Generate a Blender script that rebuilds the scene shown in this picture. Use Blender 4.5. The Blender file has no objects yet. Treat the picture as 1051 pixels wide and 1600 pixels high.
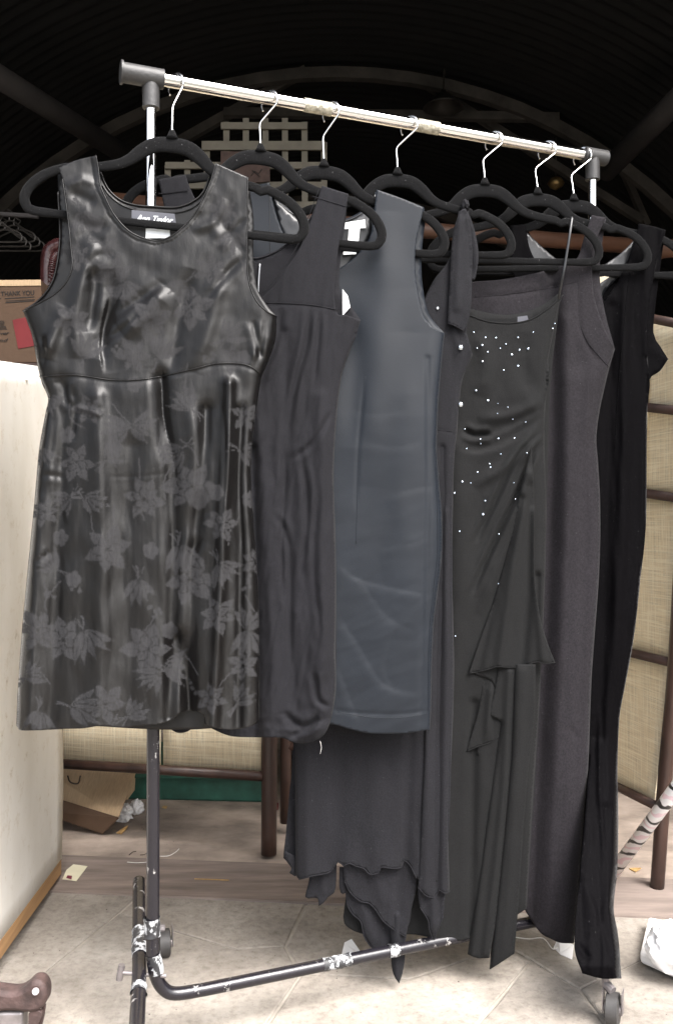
import bpy, bmesh, math, random
import numpy as np
from mathutils import Vector, Matrix
from mathutils.geometry import delaunay_2d_cdt
R = math.radians
random.seed(7)
scene = bpy.context.scene
COL = scene.collection

# ------------------------------------------------------------------ camera, world, sun, exposure
F = 1400.0          # focal length in photograph pixels (photograph 1051 x 1600)
CX, CY = 525.5, 800.0
HC = 0.85           # camera height
cam = bpy.data.cameras.new('camera')
cam.sensor_fit = 'VERTICAL'; cam.sensor_height = 36.0; cam.lens = F / 1600 * 36.0
cam.clip_start = 0.05; cam.clip_end = 500
co = bpy.data.objects.new('camera', cam); COL.objects.link(co)
co.location = (0, 0, HC); co.rotation_euler = (R(90), 0, 0)
scene.camera = co

SUN_EL, SUN_AZ = R(56), R(142)   # azimuth from +Y clockwise; the sun stands behind the camera
world = bpy.data.worlds.new('World'); scene.world = world; world.use_nodes = True
wn = world.node_tree; wn.nodes.clear()
sky = wn.nodes.new('ShaderNodeTexSky'); sky.sky_type = 'NISHITA'; sky.sun_disc = False
sky.sun_elevation = SUN_EL; sky.sun_rotation = SUN_AZ; sky.air_density = 1.0; sky.dust_density = 6.0; sky.ozone_density = 1.0
hsv = wn.nodes.new('ShaderNodeHueSaturation'); hsv.inputs['Saturation'].default_value = 0.45
bg = wn.nodes.new('ShaderNodeBackground'); bg.inputs['Strength'].default_value = 0.15
wo = wn.nodes.new('ShaderNodeOutputWorld')
wn.links.new(sky.outputs[0], hsv.inputs['Color']); wn.links.new(hsv.outputs[0], bg.inputs['Color']); wn.links.new(bg.outputs[0], wo.inputs['Surface'])

sl = bpy.data.lights.new('sun', 'SUN'); sl.energy = 1.5; sl.angle = R(40); sl.color = (1.0, 0.985, 0.98)
so = bpy.data.objects.new('sun', sl); COL.objects.link(so)
sd = Vector((math.sin(SUN_AZ) * math.cos(SUN_EL), math.cos(SUN_AZ) * math.cos(SUN_EL), math.sin(SUN_EL)))
so.rotation_euler = sd.to_track_quat('Z', 'Y').to_euler(); so.location = (0, -3, 6)

scene.view_settings.view_transform = 'Standard'
scene.view_settings.look = 'None'
scene.view_settings.gamma = 1.0
scene.view_settings.use_curve_mapping = False
scene.view_settings.exposure = 1.95
scene.render.engine = 'CYCLES'
scene.cycles.max_bounces = 8

# ------------------------------------------------------------------ helpers
def P(px, py, Z):
    """the place in the yard that lies Z metres ahead and is measured at (px, py) of the survey picture"""
    return Vector(((px - CX) / F * Z, Z, HC + (CY - py) / F * Z))
def G(px, py, z=0.0):
    Z = F * (HC - z) / (py - CY)
    return Vector(((px - CX) / F * Z, Z, z))

def link(o, parent=None):
    COL.objects.link(o)
    if parent is not None:
        o.parent = parent
    return o
def tag(o, label=None, cat=None, group=None, kind=None):
    if label: o['label'] = label
    if cat: o['category'] = cat
    if group: o['group'] = group
    if kind: o['kind'] = kind
    return o
def empty(name, loc, label=None, cat=None, group=None, kind=None):
    o = bpy.data.objects.new(name, None); o.empty_display_size = 0.05
    o.location = loc; COL.objects.link(o)
    return tag(o, label, cat, group, kind)
def mesh_obj(name, verts, faces, mat, parent=None, smooth=False, bev=0.0):
    """verts in world metres; the object's origin is its parent's origin"""
    off = Vector(parent_world(parent)) if parent is not None else Vector((0, 0, 0))
    me = bpy.data.meshes.new(name)
    me.from_pydata([tuple(Vector(v) - off) for v in verts], [], faces)
    if smooth:
        me.polygons.foreach_set('use_smooth', [True] * len(me.polygons))
    if mat is not None: me.materials.append(mat)
    me.update()
    o = bpy.data.objects.new(name, me)
    link(o, parent)
    if bev > 0:
        b = o.modifiers.new('bevel', 'BEVEL'); b.width = bev; b.segments = 2; b.limit_method = 'ANGLE'
    return o
def parent_world(p):
    v = Vector((0, 0, 0))
    while p is not None:
        v = v + p.location; p = p.parent
    return v
def settle(o):
    """move a top-level mesh's origin to its own middle"""
    me = o.data
    n = len(me.vertices)
    c = sum((v.co for v in me.vertices), Vector((0, 0, 0))) / n
    me.transform(Matrix.Translation(-c)); o.location = o.location + c
    return o
class MB:
    def __init__(s): s.v = []; s.f = []
    def add(s, v, f):
        n = len(s.v); s.v += [Vector(a) for a in v]; s.f += [tuple(i + n for i in q) for q in f]
    def quadbox(s, a, b, c, d, t):
        """slab: corners a b c d, thickness vector t"""
        a, b, c, d = map(Vector, (a, b, c, d)); t = Vector(t)
        s.add([a, b, c, d, a + t, b + t, c + t, d + t],
              [(0, 1, 2, 3), (7, 6, 5, 4), (0, 4, 5, 1), (1, 5, 6, 2), (2, 6, 7, 3), (3, 7, 4, 0)])
    def box(s, lo, hi):
        x0, y0, z0 = lo; x1, y1, z1 = hi
        s.quadbox((x0, y0, z0), (x1, y0, z0), (x1, y0, z1), (x0, y0, z1), (0, y1 - y0, 0))
    def tube(s, pts, r, n=12, cap=True, flat=1.0, closed=False):
        pts = [Vector(p) for p in pts]
        m = len(pts)
        rs = r if isinstance(r, (list, tuple)) else [r] * m
        base = len(s.v)
        ref = None
        for i, p in enumerate(pts):
            if closed: t = (pts[(i + 1) % m] - pts[i - 1])
            else: t = (pts[min(i + 1, m - 1)] - pts[max(i - 1, 0)])
            t.normalize()
            if ref is None:
                ref = Vector((0, 1, 0)) if abs(t.y) < 0.85 else Vector((1, 0, 0))
            u = (ref - t * ref.dot(t)).normalized(); w = t.cross(u)
            ref = u
            for k in range(n):
                a = 2 * math.pi * k / n
                s.v.append(p + u * math.cos(a) * rs[i] * flat + w * math.sin(a) * rs[i])
        mm = m if closed else m - 1
        for i in range(mm):
            for k in range(n):
                a = base + i * n + k; b = base + i * n + (k + 1) % n
                c = base + ((i + 1) % m) * n + (k + 1) % n; d = base + ((i + 1) % m) * n + k
                s.f.append((a, b, c, d))
        if cap and not closed:
            s.f.append(tuple(base + k for k in range(n))[::-1])
            s.f.append(tuple(base + (m - 1) * n + k for k in range(n)))
    def build(s, name, mat, parent=None, smooth=False, bev=0.0):
        return mesh_obj(name, s.v, s.f, mat, parent, smooth, bev)
def auto_smooth(o, ang=40):
    me = o.data
    me.polygons.foreach_set('use_smooth', [True] * len(me.polygons))
    try: me.set_sharp_from_angle(angle=R(ang))
    except Exception: pass
    return o
def catmull(pts, step, closed=False):
    """resample with a Catmull-Rom spline; a point (x, y, 1) is a sharp corner"""
    P_ = [np.array(p[:2], float) for p in pts]; cr = [len(p) > 2 for p in pts]
    n = len(pts); out = []
    segs = range(n if closed else n - 1)
    for i in segs:
        p1 = P_[i]; p2 = P_[(i + 1) % n]
        p0 = P_[i - 1] if (closed or i > 0) and not cr[i] else p1 * 2 - p2
        p3 = P_[(i + 2) % n] if (closed or i + 2 < n) and not cr[(i + 1) % n] else p2 * 2 - p1
        L = np.linalg.norm(p2 - p1); k = max(1, int(round(L / step)))
        for j in range(k):
            t = j / k
            out.append(0.5 * ((2 * p1) + (-p0 + p2) * t + (2 * p0 - 5 * p1 + 4 * p2 - p3) * t * t + (-p0 + 3 * p1 - 3 * p2 + p3) * t ** 3))
    if not closed: out.append(P_[-1])
    return np.array(out)
def catmull3(pts, k=6):
    out = []
    n = len(pts); pts = [Vector(p) for p in pts]
    for i in range(n - 1):
        p1, p2 = pts[i], pts[i + 1]
        p0 = pts[i - 1] if i else p1 * 2 - p2
        p3 = pts[i + 2] if i + 2 < n else p2 * 2 - p1
        for j in range(k):
            t = j / k
            out.append(0.5 * ((2 * p1) + (p2 - p0) * t + (2 * p0 - 5 * p1 + 4 * p2 - p3) * t * t + (3 * p1 - p0 - 3 * p2 + p3) * t ** 3))
    out.append(pts[-1]); return out

# numpy gradient noise
_rng = np.random.RandomState(3)
_perm = _rng.permutation(512)
_perm = np.concatenate([_perm, _perm])
_grad = np.stack([np.cos(np.arange(512) * 2.399963), np.sin(np.arange(512) * 2.399963)], 1)
def noise2(x, y):
    xi = np.floor(x).astype(int); yi = np.floor(y).astype(int)
    xf = x - xi; yf = y - yi
    def g(ix, iy, fx, fy):
        h = _perm[(_perm[ix & 511] + iy) & 511]
        return _grad[h, 0] * fx + _grad[h, 1] * fy
    u = xf * xf * xf * (xf * (xf * 6 - 15) + 10); v = yf * yf * yf * (yf * (yf * 6 - 15) + 10)
    a = g(xi, yi, xf, yf); b = g(xi + 1, yi, xf - 1, yf); c = g(xi, yi + 1, xf, yf - 1); d = g(xi + 1, yi + 1, xf - 1, yf - 1)
    return (a * (1 - u) + b * u) * (1 - v) + (c * (1 - u) + d * u) * v
def fbm(x, y, o=4):
    s = 0; a = 1.0
    for i in range(o):
        s = s + a * noise2(x + 17.3 * i, y - 9.1 * i); x = x * 2.03; y = y * 2.03; a *= 0.5
    return s
def ridged(x, y, o=3):
    s = 0; a = 1.0
    for i in range(o):
        s = s + a * (1 - np.abs(noise2(x + 31.7 * i, y + 5.3 * i)) * 2.4); x = x * 2.1; y = y * 2.1; a *= 0.5
    return s
def seg_dist(x, y, poly):
    """distance, sign (left/right), parameter along an open polyline"""
    best = np.full(x.shape, 1e9); sg = np.ones(x.shape); tt = np.zeros(x.shape)
    poly = np.asarray([p[:2] for p in poly], float)
    L = np.concatenate([[0], np.cumsum(np.linalg.norm(np.diff(poly, axis=0), axis=1))])
    for i in range(len(poly) - 1):
        a = poly[i]; d = poly[i + 1] - a; q = d.dot(d) + 1e-9
        t = np.clip(((x - a[0]) * d[0] + (y - a[1]) * d[1]) / q, 0, 1)
        dx = x - a[0] - t * d[0]; dy = y - a[1] - t * d[1]
        ds = np.hypot(dx, dy); m = ds < best
        best = np.where(m, ds, best); sg = np.where(m, np.sign(d[0] * dy - d[1] * dx + 1e-12), sg)
        tt = np.where(m, (L[i] + t * np.sqrt(q)) / L[-1], tt)
    return best, sg, tt
def relief(x, y, folds):
    """sum of folds, millimetres towards the viewer's side.
       ('g', pts, width, amp)        soft ridge (amp<0: valley), fading at its ends
       ('s', pts, width, amp, fall)  one-sided fold: cloth steps up on the left of the line and falls back over 'fall'
       ('c', pts, width, amp)        pinched crease with shoulders"""
    z = np.zeros(x.shape)
    for f in folds:
        k, pts, w, a = f[:4]
        if len(pts) > 2: pts = catmull(pts, 14)
        d, sg, t = seg_dist(x, y, pts)
        full = len(f) > 5 and f[5]
        fade = 1.0 if full else np.clip(np.minimum(t, 1 - t) * 5, 0, 1) ** 0.8
        if k == 'g': z += a * fade * np.exp(-(d / w) ** 2)
        elif k == 'c': z += a * fade * (np.exp(-(d / w) ** 2) * -1.0 + 0.55 * np.exp(-((d - 2.2 * w) / (1.3 * w)) ** 2))
        elif k == 's':
            fall = f[4]
            z += a * fade * np.where(sg > 0, np.exp(-d / fall), 0) * (1 - np.exp(-(d / w) ** 1.5)) - a * 0.25 * fade * np.where(sg <= 0, np.exp(-(d / (fall * 0.4)) ** 2), 0)
    return z

# ------------------------------------------------------------------ materials
def new_mat(name):
    m = bpy.data.materials.new(name); m.use_nodes = True
    nt = m.node_tree; b = nt.nodes['Principled BSDF']
    return m, nt, b
def N(nt, t, **k):
    n = nt.nodes.new(t)
    for a, b in k.items():
        if hasattr(n, a): setattr(n, a, b)
        else: n.inputs[a].default_value = b
    return n
def ramp(nt, src, stops, interp='LINEAR'):
    r = nt.nodes.new('ShaderNodeValToRGB'); r.color_ramp.interpolation = interp
    e = r.color_ramp.elements
    while len(e) < len(stops): e.new(0.5)
    for q, (p, c) in zip(e, stops):
        q.position = p; q.color = tuple(c) + (1,) if len(c) == 3 else c
    nt.links.new(src, r.inputs[0]); return r
def texco(nt, scale=(1, 1, 1), rot=(0, 0, 0)):
    tc = nt.nodes.new('ShaderNodeTexCoord'); mp = nt.nodes.new('ShaderNodeMapping')
    mp.inputs['Scale'].default_value = scale; mp.inputs['Rotation'].default_value = rot
    nt.links.new(tc.outputs['Object'], mp.inputs['Vector']); return mp.outputs[0]
def simple(name, col, rough=0.6, metal=0.0, var=0.15, scale=12, bump=0.0, bscale=60, spec=0.5, stretch=(1, 1, 1), sheen=0.0):
    m, nt, b = new_mat(name)
    v = texco(nt, stretch)
    n = N(nt, 'ShaderNodeTexNoise', Scale=scale, Detail=6.0, Roughness=0.6); nt.links.new(v, n.inputs['Vector'])
    c0 = [max(0, c * (1 - var)) for c in col]; c1 = [min(1, c * (1 + var)) for c in col]
    r = ramp(nt, n.outputs['Fac'], [(0.3, c0), (0.7, c1)])
    nt.links.new(r.outputs[0], b.inputs['Base Color'])
    b.inputs['Roughness'].default_value = rough; b.inputs['Metallic'].default_value = metal
    b.inputs['Specular IOR Level'].default_value = spec
    if sheen: b.inputs['Sheen Weight'].default_value = sheen
    if bump:
        n2 = N(nt, 'ShaderNodeTexNoise', Scale=bscale, Detail=4.0); nt.links.new(v, n2.inputs['Vector'])
        bp = N(nt, 'ShaderNodeBump', Strength=bump, Distance=0.004); nt.links.new(n2.outputs['Fac'], bp.inputs['Height'])
        nt.links.new(bp.outputs[0], b.inputs['Normal'])
    return m
def cloth(name, col, rough=0.85, sheen=0.3, sheen_rough=0.5, var=0.12, weave=0.25, stretch=(1, 1, 1), wscale=900, lint=0.0, spec=0.2, streak=0.0, aniso=0.0, coarse=0.0, grain=0.65):
    m, nt, b = new_mat(name)
    v = texco(nt)
    n = N(nt, 'ShaderNodeTexNoise', Scale=7.0, Detail=5.0, Roughness=0.6); nt.links.new(v, n.inputs['Vector'])
    r = ramp(nt, n.outputs['Fac'], [(0.3, [c * (1 - var) for c in col]), (0.7, [c * (1 + var) for c in col])])
    last = r.outputs[0]
    v2 = texco(nt, stretch)
    wv = N(nt, 'ShaderNodeTexNoise', Scale=wscale * 0.4, Detail=3.0, Roughness=0.7); nt.links.new(v2, wv.inputs['Vector'])
    mx = N(nt, 'ShaderNodeMix', data_type='RGBA', blend_type='MULTIPLY'); mx.inputs['Factor'].default_value = grain
    rr = ramp(nt, wv.outputs['Fac'], [(0.38, (0.40, 0.40, 0.40)), (0.62, (1.6, 1.6, 1.6))])
    nt.links.new(last, mx.inputs['A']); nt.links.new(rr.outputs[0], mx.inputs['B']); last = mx.outputs['Result']
    if lint:
        vo = N(nt, 'ShaderNodeTexNoise', Scale=330.0, Detail=1.0); nt.links.new(v, vo.inputs['Vector'])
        lr = ramp(nt, vo.outputs['Fac'], [(0.74, (0, 0, 0)), (0.80, (lint, lint, lint))])
        ad = N(nt, 'ShaderNodeMix', data_type='RGBA', blend_type='ADD'); ad.inputs['Factor'].default_value = 1.0
        nt.links.new(last, ad.inputs['A']); nt.links.new(lr.outputs[0], ad.inputs['B']); last = ad.outputs['Result']
    nt.links.new(last, b.inputs['Base Color'])
    b.inputs['Roughness'].default_value = rough; b.inputs['Specular IOR Level'].default_value = spec
    b.inputs['Sheen Weight'].default_value = sheen; b.inputs['Sheen Roughness'].default_value = sheen_rough
    b.inputs['Anisotropic'].default_value = aniso
    if aniso:
        tv = nt.nodes.new('ShaderNodeCombineXYZ'); tv.inputs['Z'].default_value = 1.0; nt.links.new(tv.outputs[0], b.inputs['Tangent'])
    bp = N(nt, 'ShaderNodeBump', Strength=weave, Distance=0.0008); nt.links.new(wv.outputs['Fac'], bp.inputs['Height'])
    if coarse:
        cn = N(nt, 'ShaderNodeTexNoise', Scale=38.0, Detail=5.0, Roughness=0.55); nt.links.new(v, cn.inputs['Vector'])
        b2 = N(nt, 'ShaderNodeBump', Strength=coarse, Distance=0.003); nt.links.new(cn.outputs['Fac'], b2.inputs['Height'])
        nt.links.new(bp.outputs[0], b2.inputs['Normal']); nt.links.new(b2.outputs[0], b.inputs['Normal'])
    else: nt.links.new(bp.outputs[0], b.inputs['Normal'])
    return m

def satin_jacquard(name):
    m, nt, b = new_mat(name)
    at = nt.nodes.new('ShaderNodeAttribute'); at.attribute_name = 'motif'
    v = texco(nt); v2 = texco(nt, (1, 1, 0.25))
    wv = N(nt, 'ShaderNodeTexNoise', Scale=420.0, Detail=3.0); nt.links.new(v2, wv.inputs['Vector'])
    sl_ = N(nt, 'ShaderNodeTexNoise', Scale=24.0, Detail=5.0, Roughness=0.55); nt.links.new(v, sl_.inputs['Vector'])
    c = N(nt, 'ShaderNodeMix', data_type='RGBA'); nt.links.new(at.outputs['Fac'], c.inputs['Factor'])
    c.inputs['A'].default_value = (0.0040, 0.0036, 0.0035, 1); c.inputs['B'].default_value = (0.0320, 0.0315, 0.0330, 1)
    mu = N(nt, 'ShaderNodeMix', data_type='RGBA', blend_type='MULTIPLY'); mu.inputs['Factor'].default_value = 0.25
    rr = ramp(nt, wv.outputs['Fac'], [(0.3, (0.5, 0.5, 0.5)), (0.7, (1.4, 1.4, 1.4))])
    nt.links.new(c.outputs['Result'], mu.inputs['A']); nt.links.new(rr.outputs[0], mu.inputs['B'])
    nt.links.new(mu.outputs['Result'], b.inputs['Base Color'])
    ro = N(nt, 'ShaderNodeMapRange'); ro.inputs['To Min'].default_value = 0.40; ro.inputs['To Max'].default_value = 0.85
    nt.links.new(at.outputs['Fac'], ro.inputs['Value']); nt.links.new(ro.outputs[0], b.inputs['Roughness'])
    sp = N(nt, 'ShaderNodeMapRange'); sp.inputs['To Min'].default_value = 0.33; sp.inputs['To Max'].default_value = 0.05
    nt.links.new(at.outputs['Fac'], sp.inputs['Value']); nt.links.new(sp.outputs[0], b.inputs['Specular IOR Level'])
    io = 1.5; b.inputs['IOR'].default_value = io
    b.inputs['Anisotropic'].default_value = 0.6
    tv = nt.nodes.new('ShaderNodeCombineXYZ'); tv.inputs['Z'].default_value = 1.0; nt.links.new(tv.outputs[0], b.inputs['Tangent'])
    b1 = N(nt, 'ShaderNodeBump', Strength=0.2, Distance=0.0006); nt.links.new(wv.outputs['Fac'], b1.inputs['Height'])
    b2 = N(nt, 'ShaderNodeBump', Strength=0.10, Distance=0.006); nt.links.new(sl_.outputs['Fac'], b2.inputs['Height']); nt.links.new(b1.outputs[0], b2.inputs['Normal'])
    nt.links.new(b2.outputs[0], b.inputs['Normal'])
    return m

def chipped(name, base, chip, amount=0.62, rough=0.35, scale=26):
    m, nt, b = new_mat(name)
    v = texco(nt, (1, 1, 0.6))
    n = N(nt, 'ShaderNodeTexNoise', Scale=float(scale), Detail=8.0, Roughness=0.7); nt.links.new(v, n.inputs['Vector'])
    r = ramp(nt, n.outputs['Fac'], [(amount, base), (amount + 0.02, chip)], 'LINEAR')
    nt.links.new(r.outputs[0], b.inputs['Base Color']); b.inputs['Roughness'].default_value = rough
    bp = N(nt, 'ShaderNodeBump', Strength=0.3, Distance=0.002); nt.links.new(n.outputs['Fac'], bp.inputs['Height']); nt.links.new(bp.outputs[0], b.inputs['Normal'])
    return m

def stone_mat():
    m, nt, b = new_mat('flagstone')
    tc = nt.nodes.new('ShaderNodeTexCoord'); v = tc.outputs['Object']
    oi = nt.nodes.new('ShaderNodeObjectInfo')
    n1 = N(nt, 'ShaderNodeTexNoise', Scale=5.0, Detail=9.0, Roughness=0.65); nt.links.new(v, n1.inputs['Vector'])
    n2 = N(nt, 'ShaderNodeTexNoise', Scale=60.0, Detail=6.0, Roughness=0.75); nt.links.new(v, n2.inputs['Vector'])
    r1 = ramp(nt, n1.outputs['Fac'], [(0.30, (0.170, 0.148, 0.125)), (0.5, (0.268, 0.240, 0.208)), (0.72, (0.39, 0.358, 0.315))])
    r2 = ramp(nt, n2.outputs['Fac'], [(0.28, (0.60, 0.58, 0.55)), (0.5, (0.95, 0.95, 0.95)), (0.75, (1.15, 1.14, 1.12))])
    mx = N(nt, 'ShaderNodeMix', data_type='RGBA', blend_type='MULTIPLY'); mx.inputs['Factor'].default_value = 1.0
    nt.links.new(r1.outputs[0], mx.inputs['A']); nt.links.new(r2.outputs[0], mx.inputs['B'])
    hv = N(nt, 'ShaderNodeHueSaturation'); mr = N(nt, 'ShaderNodeMapRange'); mr.inputs['To Min'].default_value = 0.88; mr.inputs['To Max'].default_value = 1.12
    nt.links.new(oi.outputs['Random'], mr.inputs['Value']); nt.links.new(mr.outputs[0], hv.inputs['Value']); nt.links.new(mx.outputs['Result'], hv.inputs['Color'])
    nt.links.new(hv.outputs[0], b.inputs['Base Color']); b.inputs['Roughness'].default_value = 0.9
    bp = N(nt, 'ShaderNodeBump', Strength=0.5, Distance=0.004); nt.links.new(n2.outputs['Fac'], bp.inputs['Height'])
    b2 = N(nt, 'ShaderNodeBump', Strength=0.5, Distance=0.02); nt.links.new(n1.outputs['Fac'], b2.inputs['Height']); nt.links.new(bp.outputs[0], b2.inputs['Normal'])
    nt.links.new(b2.outputs[0], b.inputs['Normal']); return m

def grasscloth():
    m, nt, b = new_mat('grasscloth')
    va = texco(nt, (9, 9, 260)); vb = texco(nt, (260, 260, 9)); vc = texco(nt, (10, 10, 420)); vd = texco(nt, (420, 420, 8))
    outs = []
    for v, th in ((va, 0.60), (vb, 0.62)):
        n = N(nt, 'ShaderNodeTexNoise', Scale=1.0, Detail=2.0); nt.links.new(v, n.inputs['Vector'])
        outs.append(ramp(nt, n.outputs['Fac'], [(th - 0.10, (0, 0, 0)), (th + 0.05, (1, 1, 1))]).outputs[0])
    ad = N(nt, 'ShaderNodeMath', operation='ADD'); nt.links.new(outs[0], ad.inputs[0]); nt.links.new(outs[1], ad.inputs[1])
    col = ramp(nt, ad.outputs[0], [(0.0, (0.66, 0.56, 0.39)), (0.9, (0.74, 0.66, 0.49))])
    fin = []
    for v in (vc, vd):
        n = N(nt, 'ShaderNodeTexNoise', Scale=1.0, Detail=2.0); nt.links.new(v, n.inputs['Vector']); fin.append(n.outputs['Fac'])
    a2 = N(nt, 'ShaderNodeMath', operation='ADD'); nt.links.new(fin[0], a2.inputs[0]); nt.links.new(fin[1], a2.inputs[1])
    r2 = ramp(nt, a2.outputs[0], [(0.7, (0.82, 0.82, 0.82)), (1.0, (1.12, 1.12, 1.12))])
    r2.inputs[0].default_value = 0
    mx = N(nt, 'ShaderNodeMix', data_type='RGBA', blend_type='MULTIPLY'); mx.inputs['Factor'].default_value = 1.0
    nt.links.new(col.outputs[0], mx.inputs['A']); nt.links.new(r2.outputs[0], mx.inputs['B'])
    nt.links.new(mx.outputs['Result'], b.inputs['Base Color']); b.inputs['Roughness'].default_value = 0.9
    bp = N(nt, 'ShaderNodeBump', Strength=0.3, Distance=0.001); nt.links.new(a2.outputs[0], bp.inputs['Height']); nt.links.new(bp.outputs[0], b.inputs['Normal'])
    return m

def white_board():
    m, nt, b = new_mat('white_board_paint')
    v = texco(nt, (1, 1, 0.5)); v2 = texco(nt)
    n = N(nt, 'ShaderNodeTexNoise', Scale=6.0, Detail=6.0); nt.links.new(v, n.inputs['Vector'])
    r = ramp(nt, n.outputs['Fac'], [(0.3, (0.58, 0.55, 0.495)), (0.7, (0.74, 0.72, 0.68))])
    n2 = N(nt, 'ShaderNodeTexNoise', Scale=30.0, Detail=6.0, Roughness=0.8); nt.links.new(v2, n2.inputs['Vector'])
    r2 = ramp(nt, n2.outputs['Fac'], [(0.27, (0.30, 0.22, 0.15)), (0.33, (0.86, 0.82, 0.76)), (0.45, (1, 1, 1))])
    mx = N(nt, 'ShaderNodeMix', data_type='RGBA', blend_type='MULTIPLY'); mx.inputs['Factor'].default_value = 1.0
    nt.links.new(r.outputs[0], mx.inputs['A']); nt.links.new(r2.outputs[0], mx.inputs['B'])
    nt.links.new(mx.outputs['Result'], b.inputs['Base Color']); b.inputs['Roughness'].default_value = 0.6
    bp = N(nt, 'ShaderNodeBump', Strength=0.25, Distance=0.004); nt.links.new(n.outputs['Fac'], bp.inputs['Height']); nt.links.new(bp.outputs[0], b.inputs['Normal'])
    return m

M = {}
M['satin'] = satin_jacquard('satin_jacquard')
M['linen'] = cloth('black_linen', (0.0068, 0.0066, 0.0086), sheen=0.02, weave=0.3, wscale=900, coarse=0.12, grain=0.4)
M['shantung'] = cloth('slate_shantung', (0.0066, 0.0090, 0.0132), rough=0.5, aniso=0.4, grain=0.15, sheen=0.02, weave=0.12, stretch=(0.5, 0.5, 1.6), wscale=900, spec=0.23, coarse=0.0)
M['chiffon'] = cloth('black_crepe_chiffon', (0.0070, 0.0069, 0.0088), sheen=0.02, weave=0.5, wscale=1100, lint=0.03)
M['crepe'] = cloth('black_georgette', (0.0050, 0.0051, 0.0053), sheen=0.015, weave=0.4, wscale=1100)
M['knit'] = cloth('charcoal_knit', (0.0096, 0.0082, 0.0102), sheen=0.02, weave=0.5, wscale=700, lint=0.03)
M['velvet'] = cloth('black_velvet', (0.0018, 0.0016, 0.0020), rough=0.7, sheen=0.06, sheen_rough=0.25, weave=0.2, spec=0.03, lint=0.02)
M['lining'] = cloth('black_satin_lining', (0.006, 0.0065, 0.008), rough=0.38, sheen=0.0, spec=0.6, weave=0.1)
M['flock'] = cloth('black_flocking', (0.0055, 0.0055, 0.0058), rough=1.0, sheen=0.03, weave=0.6, wscale=1300, lint=0.10, spec=0.1)
M['chrome'] = simple('chrome', (0.82, 0.80, 0.78), 0.09, 1.0, 0.03, 20)
M['hook_steel'] = simple('hook_steel', (0.75, 0.75, 0.74), 0.22, 1.0, 0.05)
M['black_plastic'] = simple('black_plastic', (0.035, 0.034, 0.034), 0.5, 0, 0.2, 30, 0.15, 200)
M['black_paint'] = chipped('chipped_black_paint', (0.010, 0.009, 0.012), (0.26, 0.25, 0.24), 0.605, 0.25, 34)
M['tape'] = chipped('torn_white_tape', (0.02, 0.02, 0.022), (0.34, 0.35, 0.36), 0.50, 0.5, 70)
M['worn_tape'] = simple('worn_clear_tape', (0.45, 0.42, 0.34), 0.35, 0.3, 0.5, 90, 0.9, 140)
M['rubber'] = simple('grey_rubber', (0.035, 0.033, 0.032), 0.6, 0, 0.3, 40)
M['grey_metal'] = simple('dull_grey_metal', (0.22, 0.20, 0.20), 0.45, 0.6, 0.3, 30)
M['stone'] = stone_mat()
M['mortar'] = simple('mortar', (0.31, 0.28, 0.24), 0.95, 0, 0.3, 14, 0.6, 80)
M['earth'] = simple('yard_ground', (0.10, 0.10, 0.085), 0.95, 0, 0.25, 3, 0.5, 40)
M['inside_floor'] = simple('dusty_boards', (0.30, 0.243, 0.200), 0.9, 0, 0.45, 7, 0.4, 40, stretch=(1, 1.4, 1))
M['sill'] = simple('reddish_sill', (0.200, 0.160, 0.138), 0.85, 0, 0.35, 16, 0.4, 60, stretch=(0.3, 2.0, 1))
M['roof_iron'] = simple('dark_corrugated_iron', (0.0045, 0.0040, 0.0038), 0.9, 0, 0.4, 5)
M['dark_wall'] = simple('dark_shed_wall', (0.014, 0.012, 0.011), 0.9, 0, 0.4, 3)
M['truss'] = simple('old_truss_steel', (0.055, 0.048, 0.042), 0.8, 0, 0.5, 9)
M['brace'] = simple('grey_beam_paint', (0.045, 0.040, 0.039), 0.8, 0, 0.25, 9)
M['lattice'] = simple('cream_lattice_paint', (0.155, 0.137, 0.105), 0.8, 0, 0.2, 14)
M['mahogany'] = simple('dark_stained_wood', (0.036, 0.018, 0.013), 0.42, 0, 0.5, 18, 0.25, 40, stretch=(1, 1, 0.25))
M['red_wood'] = simple('reddish_pole_wood', (0.075, 0.034, 0.019), 0.5, 0, 0.4, 14, 0.3, 30, stretch=(0.3, 1, 1))
M['mat'] = grasscloth()
M['board'] = white_board()
M['raw_wood'] = simple('raw_orange_wood', (0.36, 0.205, 0.09), 0.75, 0, 0.35, 12, 0.3, 50, stretch=(1, 0.2, 3))
M['carton'] = simple('brown_carton', (0.090, 0.052, 0.030), 0.85, 0, 0.12, 12, 0.2, 80)
M['carton_pale'] = simple('pale_carton', (0.52, 0.37, 0.225), 0.85, 0, 0.12, 40, 0.35, 30, stretch=(8, 1, 1))
M['ink'] = simple('black_ink', (0.02, 0.016, 0.013), 0.8)
M['red_print'] = simple('red_print', (0.15, 0.010, 0.012), 0.7)
M['green'] = simple('green_plastic', (0.025, 0.095, 0.070), 0.5, 0, 0.35, 20)
M['paper'] = simple('white_paper', (0.80, 0.79, 0.78), 0.7, 0, 0.05, 20)
M['manila'] = simple('manila_card', (0.66, 0.62, 0.46), 0.7, 0, 0.06, 20)
M['maroon'] = simple('maroon_ring', (0.16, 0.03, 0.05), 0.5)
M['label_white'] = simple('white_satin_label', (0.75, 0.77, 0.78), 0.5, 0, 0.05, 20)
M['label_grey'] = simple('grey_woven_label', (0.06, 0.062, 0.075), 0.7, 0, 0.1, 20)
M['cream_label'] = simple('cream_label', (0.55, 0.48, 0.36), 0.7)
M['thread'] = simple('white_thread', (0.7, 0.68, 0.66), 0.8)
M['dark_twig'] = simple('dark_twig', (0.04, 0.028, 0.02), 0.8)
M['leaf'] = simple('dry_leaf', (0.42, 0.26, 0.10), 0.8, 0, 0.3, 60)
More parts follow.
